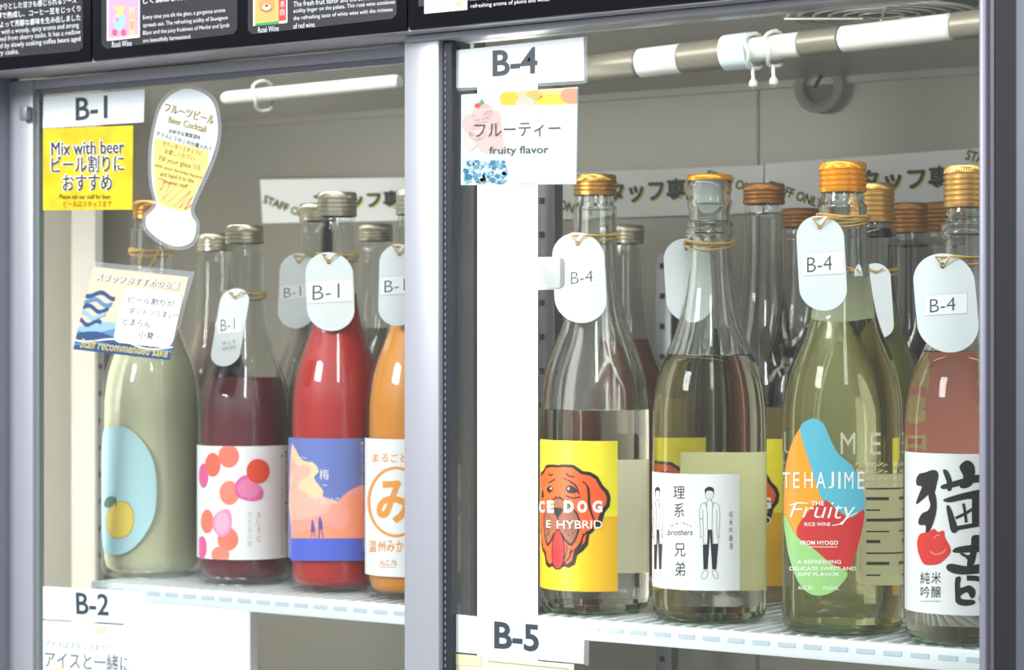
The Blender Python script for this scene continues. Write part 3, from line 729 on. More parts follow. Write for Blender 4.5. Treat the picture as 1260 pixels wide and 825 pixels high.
# ---- label: brush characters
def brush_label():
    key='brush'; b = BOTT[key]
    a0 = view_a(key)-math.radians(84)
    L = wraplabel(key, a0, view_a(key)+math.radians(70), zof(key,1190,758), zof(key,1190,559), M_PAPER)
    a = Art(cyl_surf(key,.0003), 1080, 440, 2.144, cut=5); _l = a.line
    a.line = lambda pts, wd, m, layer=1, smooth=0, closed=False: _l(pts, [q_*1.35 for q_ in wd] if isinstance(wd, list) else (wd*1.35 if wd > 6 else wd), m, layer, smooth, closed); K = ink(22,22,24); R_ = ink(226,48,40)
    b2 = Art(cyl_surf(key,.0003), 1110, 550, 3.75, cut=5)
    for pts in ([(65,150),(80,125),(110,118),(135,108),(160,112),(168,135),(160,170),(150,212),(130,214),(100,240),(64,266),(78,218),(90,185),(68,178)],
                [(125,205),(152,215),(160,280),(148,340),(125,395),(108,402),(108,365),(82,362),(74,345),(90,310),(118,295),(130,270),(122,235)],
                [(188,112),(202,106),(216,120),(232,165),(226,202),(208,200),(206,165)],
                [(180,180),(230,162),(290,145),(365,128),(372,160),(300,170),(240,187),(188,196)],
                [(266,88),(298,63),(330,82),(336,130),(322,175),(290,192),(266,184),(282,140),(270,112)],
                [(192,243),(240,226),(300,210),(375,198),(375,238),(300,242),(230,256),(197,254)],
                [(204,276),(222,278),(245,340),(258,382),(245,398),(226,390),(214,340)],
                [(322,415),(350,407),(375,416),(375,440),(350,470),(330,545),(300,552),(300,520),(272,500),(272,488),(310,500),(318,455)],
                [(234,478),(262,462),(375,450),(375,482),(270,490),(238,488)],
                [(204,552),(228,540),(300,552),(375,540),(375,580),(270,590),(215,575)],
                [(244,615),(256,600),(272,606),(268,650),(310,640),(336,660),(336,690),(318,700),(300,672),(270,690),(282,705),(330,708),(334,726),(290,735),(250,722),(244,680)]):
        b2.poly(pts, K, 1, 4)
    b2.line([(282,262),(290,300),(296,350)], 13, K, 1, 3); b2.poly([(322,236),(375,236),(375,368),(322,362)], K, 1)
    b2.line([(246,330),(285,312),(325,288)], 13, K, 1, 3); b2.line([(246,378),(300,368),(372,356)], 20, K, 1, 3)
    b2.line([(298,606),(340,608),(372,616)], 24, K, 1, 3); b2.disc(366,700,12,26,K,1)
    b2.poly([(70,432),(85,402),(120,394),(148,379),(165,394),(192,388),(198,420),(219,458),(223,488),(200,517),(170,540),(130,547),(98,540),(78,500),(70,465)], R_, 2, 4)
    b2.build('print', L, b['root'])
    a.line([(138,512),(152,520),(170,516),(180,506)], 3, ink(250,150,140), 3, 4); a.line([(148,478),(156,470),(164,470)], 2.5, ink(250,150,140), 3, 3)
    a.text('純', (112,566,137,598), K, 1); a.text('米', (141,566,167,597), K, 1); a.text('吟', (113,604,137,635), K, 1); a.text('醸', (141,604,167,635), K, 1); a.text('JUNMAI GINJO', (113,642,166,647), INKG, 1)
    a.build('print', L, b['root'])
    va = view_a(key); prof = [(r*b['R'], z*(b['H']/.304)) for z, r in PROF]
    def rad(z):
        for (r0,z0),(r1,z1) in zip(prof, prof[1:]):
            if z0 <= z <= z1:
                r = r0+(r1-r0)*(z-z0)/(z1-z0); return .0138+(b['R']-.0138)*max(0,(r/b['R']-.40))/.60
        return b['R']
    vs = []; fs = []; nu, nv = 30, 16
    for side in (0, 1):
        for iv in range(nv+1):
            z = .050+(.1795-.050)*iv/nv
            for iu in range(nu+1):
                an = va+PI-1.15+2.3*iu/nu; r = rad(z)-.0008-side*.0003; vs.append((r*math.cos(an), r*math.sin(an), z))
    M_ = (nu+1)*(nv+1)
    for side in (0, 1):
        for iv in range(nv):
            for iu in range(nu):
                q = side*M_+iv*(nu+1)+iu; fs.append((q, q+1, q+nu+2, q+nu+1) if side else (q, q+nu+1, q+nu+2, q+1))
    mesh('back_label', vs, fs, ink(250,168,150,.6), b['root'], True)
    def rs(d, zmm, off=0.0):
        an = va+PI-math.radians(d); r = rad(zmm/1000)-.0016-off
        return Vector((b['x']+r*math.cos(an), b['y']+r*math.sin(an), zmm/1000))
    r = Art(rs); Y_ = ink(236,226,150)
    for t_, x0, x1, zt_, st in (('B8中口日', -30, -19, 170, 20), ('89六日目', 5, 17, 168, 20)):
        for j, ch in enumerate(t_): r.text(ch, [(x1,zt_-j*st),(x0,zt_-j*st),(x0,zt_-j*st-17),(x1,zt_-j*st-17)], Y_, 1, .03)
    r.build('back_print', b['root'])
brush_label()

# ---- label: berries
def berry_label():
    key='maroon'; b = BOTT[key]; 
    L = wraplabel(key, view_a(key)-math.radians(88), view_a(key)+math.radians(84), zof(key,301,689.5), zof(key,301,549.5), M_PAPER)
    a = Art(cyl_surf(key,.0003), 240, 540, 5.16, cut=5); clip = (24,50,604,768)
    S1, S2, RO, PK, PL = ink(244,128,104), ink(248,140,118), ink(236,78,36), ink(238,96,164), ink(244,150,196)
    a.disc(213,112,66,73,S1,1,32,clip); a.disc(112,166,48,76,ink(240,112,86),2,32,clip); a.disc(54,236,30,78,PK,1,28,clip)
    a.disc(218,345,63,77,S2,1,32,clip); a.disc(77,527,40,76,S1,1,32,clip); a.disc(208,640,66,74,S1,1,32,clip); a.disc(160,738,57,54,S2,2,32,clip); a.disc(44,692,30,72,PK,1,28,clip)
    def straw(pts, m, m2, ly):
        a.poly(pts, m, ly, 4)
        x0,x1 = min(p[0] for p in pts), max(p[0] for p in pts); y0,y1 = min(p[1] for p in pts), max(p[1] for p in pts); cx,cy=(x0+x1)/2,(y0+y1)/2
        n = 13
        for i in range(n):
            for j in range(n):
                x = x0+(x1-x0)*(i+.5+(j%2)*.5)/n; y = y0+(y1-y0)*(j+.5)/n
                if ((x-cx)/(x1-x0)*2.5)**2+((y-cy)/(y1-y0)*2.5)**2 < 1: a.disc(x,y,4.6,4.6,m2,ly+1,6)
    straw([(252,330),(262,275),(300,240),(340,235),(385,270),(425,315),(435,350),(420,385),(360,398),(300,385),(265,365)], PK, ink(250,190,218), 2)
    straw([(112,560),(118,500),(150,465),(205,447),(228,480),(232,540),(222,590),(180,625),(140,610)], PL, ink(252,215,232), 2)
    a.disc(400,207,74,78,RO,4,36,clip)
    G = ink(200,180,120)
    a.column('赤しそと', 392,462,420,660, G, 1); a.column('さくらんぼ', 335,462,358,690, G, 1)
    a.column('●国内産赤しそ果実使用のお酒です●二十歳未満の飲酒は', 572,76,586,600, INKG, 1); a.column('●お酒は楽しく適量を妊娠中や授乳期の飲酒は', 546,96,558,740, ink(170,170,175), 1)
    a.build('print', L, b['root'])
berry_label()

# ---- label: sunset clouds
def sunset_label():
    key='red'; b = BOTT[key]
    L = wraplabel(key, view_a(key)-math.radians(88), view_a(key)+math.radians(85), zof(key,415,690.5), zof(key,415,540), ink(112,128,200,.4))
    a = Art(cyl_surf(key,.0003), 355, 535, 4.46, cut=5)
    CR, SA, OR_, PKL, IND = ink(255,216,172), ink(252,166,150), ink(255,158,118), ink(253,188,170), ink(86,104,212)
    a.poly([(14,85),(35,75),(48,100),(62,125),(78,140),(100,150),(130,152),(155,175),(165,205),(140,235),(160,270),(190,310),(188,340),(215,352),(250,362),(265,380),(240,450),(150,500),(14,520)], CR, 1, 3)
    a.poly([(14,160),(30,150),(55,175),(90,165),(120,185),(110,225),(70,250),(50,290),(90,320),(130,350),(180,345),(220,358),(262,372),(290,355),(300,420),(200,470),(100,470),(40,520),(14,560)], PKL, 2, 3)
    a.poly([(14,470),(70,468),(140,450),(210,430),(240,385),(280,360),(300,335),(330,310),(360,295),(395,278),(430,282),(470,290),(505,300),(505,572),(14,572)], SA, 3, 0)
    a.poly([(14,560),(60,540),(120,520),(200,500),(280,520),(330,495),(340,430),(310,400),(320,350),(350,330),(390,330),(420,300),(505,310),(505,573),(14,573)], OR_, 4, 0)
    a.rect(14,570,505,693, IND, 5)
    PF = ink(92,84,170)
    a.disc(132,478,6,8,PF,6,10); a.poly([(126,486),(138,486),(146,535),(122,535)], PF, 6); a.line([(129,534),(126,565)], 4, PF, 6); a.line([(140,534),(144,563)], 4, PF, 6)
    a.disc(172,462,8,9,PF,6,10); a.poly([(164,472),(184,472),(188,520),(164,520)], PF, 6); a.line([(170,518),(166,568)], 7, PF, 6); a.line([(180,518),(190,566)], 6, PF, 6)
    WT = ink(250,244,240)
    a.text('小', (128,195,142,250), WT, 6); a.text('梅', (170,190,222,250), WT, 6); a.line([(70,125),(100,130)], 3, WT, 6); a.line([(185,278),(212,280)], 3, WT, 6)
    a.text('夕焼けの', (132,340,285,388), WT, 6, -.01)
    a.column('●お酒は二十歳になってから飲酒は適量をお守りください', 398,40,410,440, WT, 6); a.column('原材料名日本酒果汁', 408,450,418,640, WT, 6)
    a.build('print', L, b['root'])
sunset_label()

# ---- label: ringed orange character
def mikan_label():
    key='orange'; b = BOTT[key]
    L = wraplabel(key, view_a(key)-math.radians(88), view_a(key)+math.radians(80), zof(key,512,711), zof(key,512,541), M_PAPER)
    a = Art(cyl_surf(key,.0003), 355, 535, 4.46, cut=5); O = ink(244,158,58); O2 = ink(238,140,90)
    for i, ch in enumerate('まるごと'): a.text(ch, (458+i*52,106,496+i*52,152), O, 1, .008)
    ring = [(588+148*math.cos(2*PI*k/48), 370+187*math.sin(2*PI*k/48)) for k in range(48)]
    a.line(ring, 15, O, 1, closed=True)
    a.text('み', (482,250,690,488), O, 1, .03)
    for i, ch in enumerate('温州みかん'): a.text(ch, (440+i*50,582,482+i*50,646), O, 1, .01)
    a.text('ALC.7%', (500,690,594,720), O2, 1); a.line([(500,728),(590,730)], 3, O2, 1)
    a.build('print', L, b['root'])
mikan_label()

# ---- label: yuzu
def yuzu_label():
    key='yuzu'; b = BOTT[key]
    a = Art(cyl_surf(key,.0001), 0, 440, 2.142, cut=5)
    a.poly([(271,205),(290,184),(320,182),(355,200),(388,240),(408,290),(413,350),(408,410),(390,455),(360,495),(325,518),(290,520),(271,500),(268,350)], ink(188,228,234,.45), 1, 4)
    a.poly([(280,420),(296,388),(320,378),(344,390),(353,425),(346,460),(325,476),(298,476),(282,455)], ink(176,160,70), 2, 4)
    a.poly([(281,420),(297,390),(320,380),(342,392),(351,425),(344,458),(325,474),(298,474),(283,455)], ink(250,218,96), 3, 4)
    a.poly([(273,390),(280,372),(296,366),(304,378),(296,392),(282,396)], ink(92,130,108), 4, 4)
    a.line([(304,368),(306,392)], 3, ink(92,110,70), 4)
    a.build('label', b['root'])
yuzu_label()

# ------------------------------------------------------------------ oval tags hanging from the necks
def hang_tag(key, cx, cy, hw, hh, shear, label, txt='B-4', lines=(), neck_py=None, txtbox=None, lean=.17, yaw=0.0, plain=False, back=False, fwd=None):
    b = BOTT[key]; c = Vector((b['x'], b['y'], 0))
    toc = Vector((CAM.x-c.x, CAM.y-c.y, 0)).normalized()
    if back: toc = -toc
    toc = Matrix.Rotation(yaw, 3, 'Z') @ toc
    s = scale_at(b['px'], b['y'])
    ztag = CAMZ+(HZ-cy)/s
    prof = [(r*b['R'], z*(b['H']/.304)) for z, r in PROF]
    def rad(z):
        for (r0,z0),(r1,z1) in zip(prof, prof[1:]):
            if z0 <= z <= z1: return r0+(r1-r0)*(z-z0)/(z1-z0)
        return prof[-1][0] if z > prof[-1][1] else b['R']
    zlow = ztag-hh/s*.9; zup = ztag+hh/s*.8
    dl, du = rad(zlow)+.0035, rad(zup)+.004
    off = fwd if fwd else 0
    p_lo = c+toc*(dl+off)+UP*zlow; p_up = c+toc*(du+off)+UP*zup
    side = UP.cross(toc).normalized(); n = (p_up-p_lo).normalized().cross(side); n = n if n.dot(toc) > 0 else -n
    surf = gplane_surf(p_lo, n)
    N = 48; th = .0009
    cap = hh-hw*.9
    outl = []
    for k in range(N):
        a = 2*PI*k/N; x = hw*math.cos(a); y = hw*.95*math.sin(a); y += cap if math.sin(a) > 0 else -cap
        if abs(math.sin(a)) < 1e-6: y = 0
        outl.append((cx+x+shear*y/hh, cy+y))
    hx, hy = cx-shear*.78, cy-hh*.78; hr = max(2.0, hw*.09)
    # hole matched with the outline by direction from the hole
    hol = []
    for (x, y) in outl:
        a = math.atan2(y-hy, x-hx); hol.append((hx+hr*math.cos(a), hy+hr*1.1*math.sin(a)))
    vs = []
    for pts, o_ in ((outl, 0), (hol, 0), (hol, -th), (outl, -th)):
        vs += [surf(x, y)+n*o_ for x, y in pts]
    fs = []
    for r in range(4):
        a0 = r*N; b0 = ((r+1)%4)*N
        for k in range(N): fs.append((a0+k, a0+(k+1)%N, b0+(k+1)%N, b0+k))
    root = tag(empty('bottle_tag', surf(hx, hy)), label, 'tag', 'oval white tags on the bottle necks')
    bm = bmesh.new(); bv = [bm.verts.new(v) for v in vs]
    for f in fs: bm.faces.new([bv[i] for i in f])
    bmesh.ops.recalc_face_normals(bm, faces=bm.faces[:])
    me = bpy.data.meshes.new('plate'); bm.to_mesh(me); bm.free(); pl = link('plate', me, None, [M_TAG]); loc_child(pl, root)
    if not plain:
        a = Art(lambda px, py, off: surf(px, py, off+.0001))
        tb = txtbox or (cx-hw*.62+shear*-.05, cy+hh*.02, cx+hw*.72, cy+hh*.22)
        sk = lambda x0,y0,x1,y1: [(x0,y0+1.5),(x1,y0-1.5),(x1,y1-1.5),(x0,y1+1.5)]
        q = sk(*tb); a.poly(q, ink(246,250,251,.2), 1)
        ww, hhh = tb[2]-tb[0], tb[3]-tb[1]
        a.line([q[0],q[1],q[2],q[3]], .5, ink(205,212,216), 2, closed=True)
        a.text(txt, sk(tb[0]+ww*.12, tb[1]+hhh*.2, tb[0]+ww*.72, tb[1]+hhh*.85), ink(70,72,78), 3, -.012)
        for i, ln in enumerate(lines): a.text(ln, sk(cx-hw*.55, cy+hh*(.35+i*.14), cx+hw*.4, cy+hh*(.45+i*.14)), ink(150,150,155), 2)
        o = a.build('sticker', pl); o.matrix_parent_inverse = Matrix.Identity(4)
    # elastic loop round the neck
    zn = CAMZ+(HZ-(neck_py if neck_py else cy-hh))/s
    rn = rad(zn)+.0012
    pts = [Vector((c.x+rn*math.cos(t_*2*PI/32), c.y+rn*math.sin(t_*2*PI/32), zn+.0012*math.sin(t_*2*PI/16))) for t_ in range(33)]
    o = MB().tube(pts, .0007, 6, False).build('neck_loop', M_STRING, None, True); loc_child(o, root)
    pts = [p+Vector((0,0,-.004+.001*math.cos(i*.4))) for i, p in enumerate(pts)]
    o = MB().tube(pts, .0005, 6, False).build('neck_loop', M_STRING, None, True); loc_child(o, root)
    h3 = surf(hx, hy+hr*.5)+n*.0006; sd = UP.cross(toc)
    for sg in (-1, 1):
        kn = h3+sd*(.0045*sg)+toc*.001; kn.z = min(zn, h3.z+.006)
        arc = [c+(toc*math.cos(t_)+sd*(sg*math.sin(t_)))*(rn*1.04)+UP*(zn-.001) for t_ in (.35,.6,.85,1.1,1.35,1.6)]
        o = MB().tube(([h3, kn] if not back else [])+arc, .0006, 6).build('cord', M_STRING, None, True); loc_child(o, root)
    return root
hang_tag('dog', 713, 342, 32, 54, 3, 'oval white B-4 tag on the clear dog-label bottle', neck_py=289, txtbox=(697,329,742,352))
hang_tag('lab', 847, 345, 29, 50, 3, 'blank oval white tag hanging behind the neck of the lab coat bottle', neck_py=299, plain=True, back=True, fwd=.003)
hang_tag('blob', 1011, 324, 29.5, 57, 3, 'oval white B-4 tag left of the bright gold capped blob bottle neck', neck_py=266, txtbox=(987,310,1038,338))
hang_tag('blob', 1028, 365, 29, 38, 6, 'frosted white tag seen through the neck of the blob bottle', neck_py=270, plain=True, back=True)
hang_tag('brush', 1164, 373, 38, 59, 5, 'oval white tag with boxed B-4 on the brush character bottle', neck_py=316, txtbox=(1138,362,1190,387))
hang_tag('back_r1', 1080, 370, 18, 45, 3, 'half hidden white tag on the copper capped bottle behind the blob bottle', neck_py=332, plain=True)
hang_tag('maroon', 283, 403, 18, 47, -8, 'narrow oval white B-1 tag on the maroon bottle', txt='B-1', lines=('赤しそ','SAKURA'), neck_py=361, txtbox=(268,388,297,410))
hang_tag('back_l2', 366, 358, 23, 45, -2, 'shaded white B-1 tag behind, between the maroon and red bottles', txt='B-1', neck_py=316, txtbox=(345,350,380,368))
hang_tag('red', 406, 359, 29.5, 47, 2, 'oval white B-1 tag on the red bottle', txt='B-1', neck_py=314, txtbox=(378,345,433,372))
hang_tag('orange', 490, 351, 24, 49, -1, 'oval white B-1 tag on the orange bottle, cut by the door post', txt='B-1', neck_py=303, txtbox=(468,340,510,362))
hang_tag('yuzu', 176, 352, 16, 20, -2, 'white tag on the cloudy yellow bottle, mostly behind the wave card', neck_py=308, plain=True)

# ------------------------------------------------------------------ signs and stickers on the glass
def slab(name, q, Y, m, th=.0006, parent=None):
    """thin card between four measured corners on a plane"""
    f = [P(x,y,Y-th) for x, y in q]; r = [P(x,y,Y-th)+Vector((0,th,0)) for x, y in q]
    n = len(q); vs = f+r; fs = [tuple(range(n)), tuple(range(2*n-1, n-1, -1))]+[(i, i+n, (i+1)%n+n, (i+1)%n) for i in range(n)]
    me = bpy.data.meshes.new(name); me.from_pydata([tuple(v) for v in vs], [], fs)
    bm = bmesh.new(); bm.from_mesh(me); bmesh.ops.triangulate(bm, faces=[x for x in bm.faces if len(x.verts) > 4]); bmesh.ops.recalc_face_normals(bm, faces=bm.faces[:]); bm.to_mesh(me); bm.free()
    return link(name, me, parent, [m])
YL = -.0097; YRG = YD+.0098
DG = ink(62,72,80); 
def card(name, q, Y, label, cat, m=M_CARD, th=.0006):
    o = slab(name, q, Y, m, th); tag(o, label, cat); return o
def art(Y, ox=0, oy=0, sc=1): return Art(plane_surf(Y-.0008), ox, oy, sc)

def code(txt, q, Y, tb, label, bold=.02, lam=None):
    o = card('shelf_code_sign', q, Y, label, 'sign')
    a = art(Y); a.text(txt, tb, DG, 1, bold-.005)
    a.build('print', o)
    if lam: slab('laminate_edge', lam, Y, M_HAZE, .0004, o)
    return o
code('B-1', [(53.5,119.5),(178,110),(176.5,150.5),(52.5,158)], YL, [(93,120.5),(132,117.5),(132,145.5),(93,148.5)], 'white B-1 sign at the top of the left glass')
code('B-2', [(53,722),(180,728.5),(177,769.5),(53,762)], YL, [(93,729),(134,731.5),(133.5,758),(94,756)], 'white B-2 sign at the bottom of the left glass')
code('B-4', [(555.5,62.5),(718,45.5),(719,99),(555.5,109)], YRG, [(606,62),(661,57.5),(661,90),(606,94)], 'white B-4 sign at the top of the right glass', .025,
     lam=[(718.2,45.4),(722,45),(722.5,101),(719.2,103),(556,112.5),(555.6,109.3),(719.1,99.3)])
code('B-5', [(558.5,756),(719,774),(718,817.5),(558.5,802.5)], YRG, [(608,765),(663,769.5),(663,803),(608,798.5)], 'white B-5 sign at the bottom of the right glass', .03,
     lam=[(719.2,774),(725,774.6),(724,820),(718.2,818)])
# yellow beer card
def beer_card():
    q = [(53,158.5),(163.5,154.5),(162.5,258),(53,259)]
    m = mat('yellow_beer_print', srgb(250,208,28), .35, coat=.3, var=.18, bscale=60)
    o = card('beer_card', q, YL, 'yellow card reading Mix with beer under the B-1 sign', 'sign', m)
    a = art(YL); W = ink(252,252,248); K = ink(62,66,70); K2 = ink(105,90,40)
    for i, (t_, qq, bd) in enumerate((('Mix with beer', [(63,175),(152,172.5),(152,188),(63,191)], .03), ('ビール割りに', [(63,192),(152,190),(152,211),(63,213)], .03), ('おすすめ', [(77,215),(137,214),(137,234),(77,235)], .03))):
        [a.text(t_, [(x+1.3*math.cos(k*PI/4), y+1.3*math.sin(k*PI/4)) for x, y in qq], W, 1+k*.15, .0) for k in range(8)]; [a.text(t_, [(x+dx, y+dy) for x, y in qq], K, 4+dx*.2+dy*.1, .0) for dx, dy in ((0,0),(.5,0),(0,.5),(.5,.5))]
    a.text('Please ask our staff for beer.', (73,239,137,245), K2, 2, .01); a.text('ビールはスタッフまで', (78,247,137,255), ink(150,120,40), 2, .01)
    a.build('print', o)
    for i in range(46):
        pass
beer_card()
# beer glass shaped sticker
def beer_sticker():
    ox, oy, sc = 180, 100, 3.93
    out = [(45,215),(70,130),(110,75),(170,42),(215,38),(270,55),(318,95),(340,160),(345,260),(320,360),(275,470),(230,570),(214,620),(222,660),(240,690),(235,745),(210,785),(150,800),(90,782),(30,740),(0,700),(2,655),(40,615),(48,580),(30,500),(25,400),(30,300)]
    lam = [(30,205),(55,120),(100,58),(165,26),(220,22),(282,40),(335,85),(358,160),(362,265),(338,370),(292,478),(248,575),(232,620),(242,655),(258,690),(250,755),(218,802),(150,818),(82,798),(18,755),(-18,705),(-14,645),(22,608),(32,575),(14,500),(8,400),(14,290)]
    f = lambda pts: [(ox+x/sc, oy+y/sc) for x, y in catmull(pts, 4)]
    o = slab('beer_glass_sticker', f(out), YL-.0004, M_CARD, .0005); tag(o, 'beer glass shaped sticker on the left glass', 'sticker')
    slab('laminate_edge', f(lam), YL+.0001, M_HAZE, .0003, o)
    a = Art(plane_surf(YL-.0011), ox, oy, sc); Ye = ink(250,222,130); Pk = ink(238,112,116); OL = ink(84,78,22); GY = ink(214,228,226)
    a.poly([(40,270),(300,338),(300,400),(262,490),(222,575),(205,628),(150,625),(80,605),(52,570),(38,480),(34,380)], Ye, 1, 0)
    xs = [(60,470),(95,480),(62,530),(120,490),(78,575),(150,500),(100,590),(185,515),(130,610),(215,530),(160,615),(225,560),(185,620),(215,600)]
    a.line(xs, 8, Pk, 2)
    a.text('フルーツビール', [(92,102),(335,165),(322,212),(86,145)], ink(160,138,28), 2, .02); a.text('Beer Cocktail', [(110,168),(292,215),(286,250),(105,200)], ink(165,148,40), 2, .015)
    a.text('お好きな果実酒を', [(110,228),(265,262),(260,285),(106,250)], OL, 2, .012); a.text('グラスに３分１の分量入れて', [(48,238),(320,318),(314,342),(44,262)], ink(80,82,40), 2, .01)
    a.text('カウンタースタッフに', [(80,288),(272,338),(268,362),(76,312)], OL, 2, .012); a.text('お渡しください。', [(92,325),(240,362),(236,386),(88,350)], OL, 2, .012)
    a.text('Fill your glass 1/3', [(64,360),(262,408),(258,440),(60,390)], ink(90,90,45), 2, .01); a.text('with your favorite liqueur', [(42,395),(275,458),(270,480),(38,418)], OL, 2, .012)
    a.text('and hand it to the', [(70,435),(232,470),(228,494),(66,458)], OL, 2, .012); a.text('counter staff.', [(80,470),(206,500),(202,520),(76,490)], OL, 2, .012)
    a.line([(60,640),(100,668),(160,680),(205,670)], 9, GY, 2, 4); a.line([(22,680),(60,720),(130,752),(200,745)], 7, GY, 2, 4); a.line([(75,700),(130,716),(175,712)], 8, ink(226,236,232), 2, 4)
    a.line([(60,735),(110,760),(190,770)], 7, ink(246,236,214), 2, 4)
    a.build('print', o)
beer_sticker()
# recommendation card with a plain stand-in of blue waves
def wave_card():
    ox, oy, sc = 0, 190, 3.054
    q = [(348,422),(708,462),(637,775),(275,733)]; f = lambda pts: [(ox+x/sc, oy+y/sc) for x, y in pts]
    o = card('recommendation_card', f(q), YL, 'tilted card with blue waves and a handwritten note on the left glass', 'sign', ink(216,206,182,.35,.3))
    slab('laminate_edge', f([(325,400),(732,442),(655,650),(640,776),(708,462),(348,422)]), YL+.0001, M_HAZE, .0003, o)
    a = Art(plane_surf(YL-.0009), ox, oy, sc)
    N, Mb, Lb, W = ink(52,84,130), ink(94,142,180), ink(150,188,205), ink(236,240,236)
    def P4(u, v): return tuple((1-u)*(1-v)*q[0][j]+u*(1-v)*q[1][j]+u*v*q[2][j]+(1-u)*v*q[3][j] for j in (0,1))
    def band(v0, amp, ph, m, ly, thick=None, u1=1.0, fr=9):
        top = [P4(u1*k/30, v0+amp*math.sin(fr*k/30+ph)) for k in range(31)]
        bot = [P4(u1*k/30, (v0+amp*math.sin(fr*k/30+ph)+thick) if thick else 1.0) for k in range(31)]
        a.poly(top+bot[::-1], m, ly)
    band(.68,.05,2.0,Lb,1); band(.74,.05,.6,Mb,2); band(.80,.04,3.0,N,3); band(.85,.035,1.0,W,4,.02); band(.91,.03,2.5,Mb,4,.025)
    for i in range(5): band(.30+i*.085,.03,1.2+i,(N,Mb,N,Lb,N)[i],2+i%2,.05,.30-.02*i,7)
    rr = []
    for (cx_, cy_, a0) in ((.92,.30,-PI/2),(.92,.76,0),(.45,.76,PI/2),(.45,.30,PI)):
        for k in range(7): an = a0+k*PI/12; rr.append(P4(cx_+.07*math.cos(an)*(1 if 1 else 0), cy_+.10*math.sin(an)))
    a.poly(rr, ink(248,250,250), 6)
    K = ink(52,56,68)
    for i, (t_, u0, u1) in enumerate((('ビール割りが', .44,.92), ('ダントツうまい!!', .47,.98), ('とまらん…', .44,.80), ('小夏—', .62,.88))):
        v = .29+i*.135; a.text(t_, [P4(u0,v),P4(u1,v),P4(u1,v+.085),P4(u0,v+.085)], K, 7, .008)
    a.text('スタッフおすすめのお酒', [P4(.06,.06),P4(.92,.06),P4(.92,.16),P4(.06,.16)], ink(190,195,200), 7, .03); a.text('スタッフおすすめのお酒', [P4(.06,.06),P4(.92,.06),P4(.92,.16),P4(.06,.16)], ink(246,246,240), 8, .0)
    a.text('Staff recommended sake', [P4(.06,.86),P4(.97,.86),P4(.97,.97),P4(.06,.97)], ink(205,190,120), 8, .015)
    a.build('print', o)
wave_card()
# fruit card
def fruit_card():
    q = [(567.5,116.5),(711,107),(709,227),(567,228)]
    o = card('flavour_card', q, YRG, 'fruit photo card reading fruity flavor under the B-4 sign', 'sign', ink(205,226,234,.3,.4))
    a = Art(plane_surf(YRG-.0009), 540, 0, 4)
    Y1, Y2, PK, PK2, BL = ink(240,190,50), ink(246,214,110), ink(238,170,160), ink(244,196,186), ink(120,176,196)
    a.poly([(310,452),(680,432),(678,512),(300,526)], ink(214,196,140), 1)
    a.disc(345,486,46,36,Y1,2); a.disc(425,505,48,30,ink(200,196,180),3); a.disc(560,500,78,38,ink(246,200,60),2,28,(300,436,679,520)); a.disc(650,470,50,40,ink(232,150,120),3,28,(560,436,679,512)); a.disc(470,470,40,26,ink(214,180,90),2)
    a.disc(570,590,90,75,Y2,1); a.disc(430,600,70,70,ink(235,226,200),1)
    for (x,y,r) in ((215,560,52),(160,610,50),(260,590,50),(150,690,52),(235,700,52),(330,700,50),(290,640,44),(190,650,46)): a.disc(x,y,min(r,x-112),r,PK if (x+y)%20 else PK2,2,28,(114,440,680,900))
    a.disc(190,520,14,12,ink(214,70,60),3); a.poly([(196,505),(212,488),(222,510),(206,520)], ink(96,160,96), 4)
    random.seed(3)
    for i in range(110):
        x = random.uniform(125,330); y = random.uniform(790,905); r = random.uniform(5,14)
        x = max(x, 116+r); y = min(y, 908-r); a.disc(x,y,r,r,random.choice([BL,ink(150,196,210),ink(84,150,178),ink(210,232,238),ink(60,120,150)]),2+i%4,8)
    a.poly([(300,520),(679,512),(676,905),(380,905),(330,820)], mat('milky_overprint', srgb(238,244,244), .4, alpha=.62), 7)
    a.poly([(116,540),(300,528),(330,790),(114,790)], mat('milky_overprint_left', srgb(240,238,236), .4, alpha=.32), 7)
    K = ink(62,72,72)
    a.text('フルーティー', [(175,610),(598,600),(598,668),(175,680)], K, 9, .0); a.text('fruity flavor', [(247,722),(540,716),(540,766),(247,770)], K, 9, .01)
    a.build('print', o)
fruit_card()
# lower cards under B-2 and B-5
o = card('flavour_card', [(53,764),(155,770),(155,835),(53,832)], YL, 'white ice cream card below the B-2 sign', 'sign')
a = art(YL); a.text('アイスはスタッフまで！', [(55,788),(133,794),(133,802),(55,797)], ink(170,172,176), 1); a.text('アイスと一緒に', [(55,801),(160,807),(160,828),(55,822)], ink(120,126,130), 1, .005)
a.disc(123,775,8,6,ink(250,210,190),1); a.disc(72,828,9,6,ink(252,224,150),1); a.build('print', o)
o = card('flavour_card', [(560,805),(706,818),(706,835),(560,832)], YRG, 'cream card peeking out below the B-5 sign', 'sign', ink(226,222,202,.4,.3))
a = art(YRG); a.poly([(560,805),(592,808),(592,820),(560,819)], ink(236,226,180), 1); a.line([(600,814),(700,824)], 1, ink(170,170,150), 1); a.build('print', o)

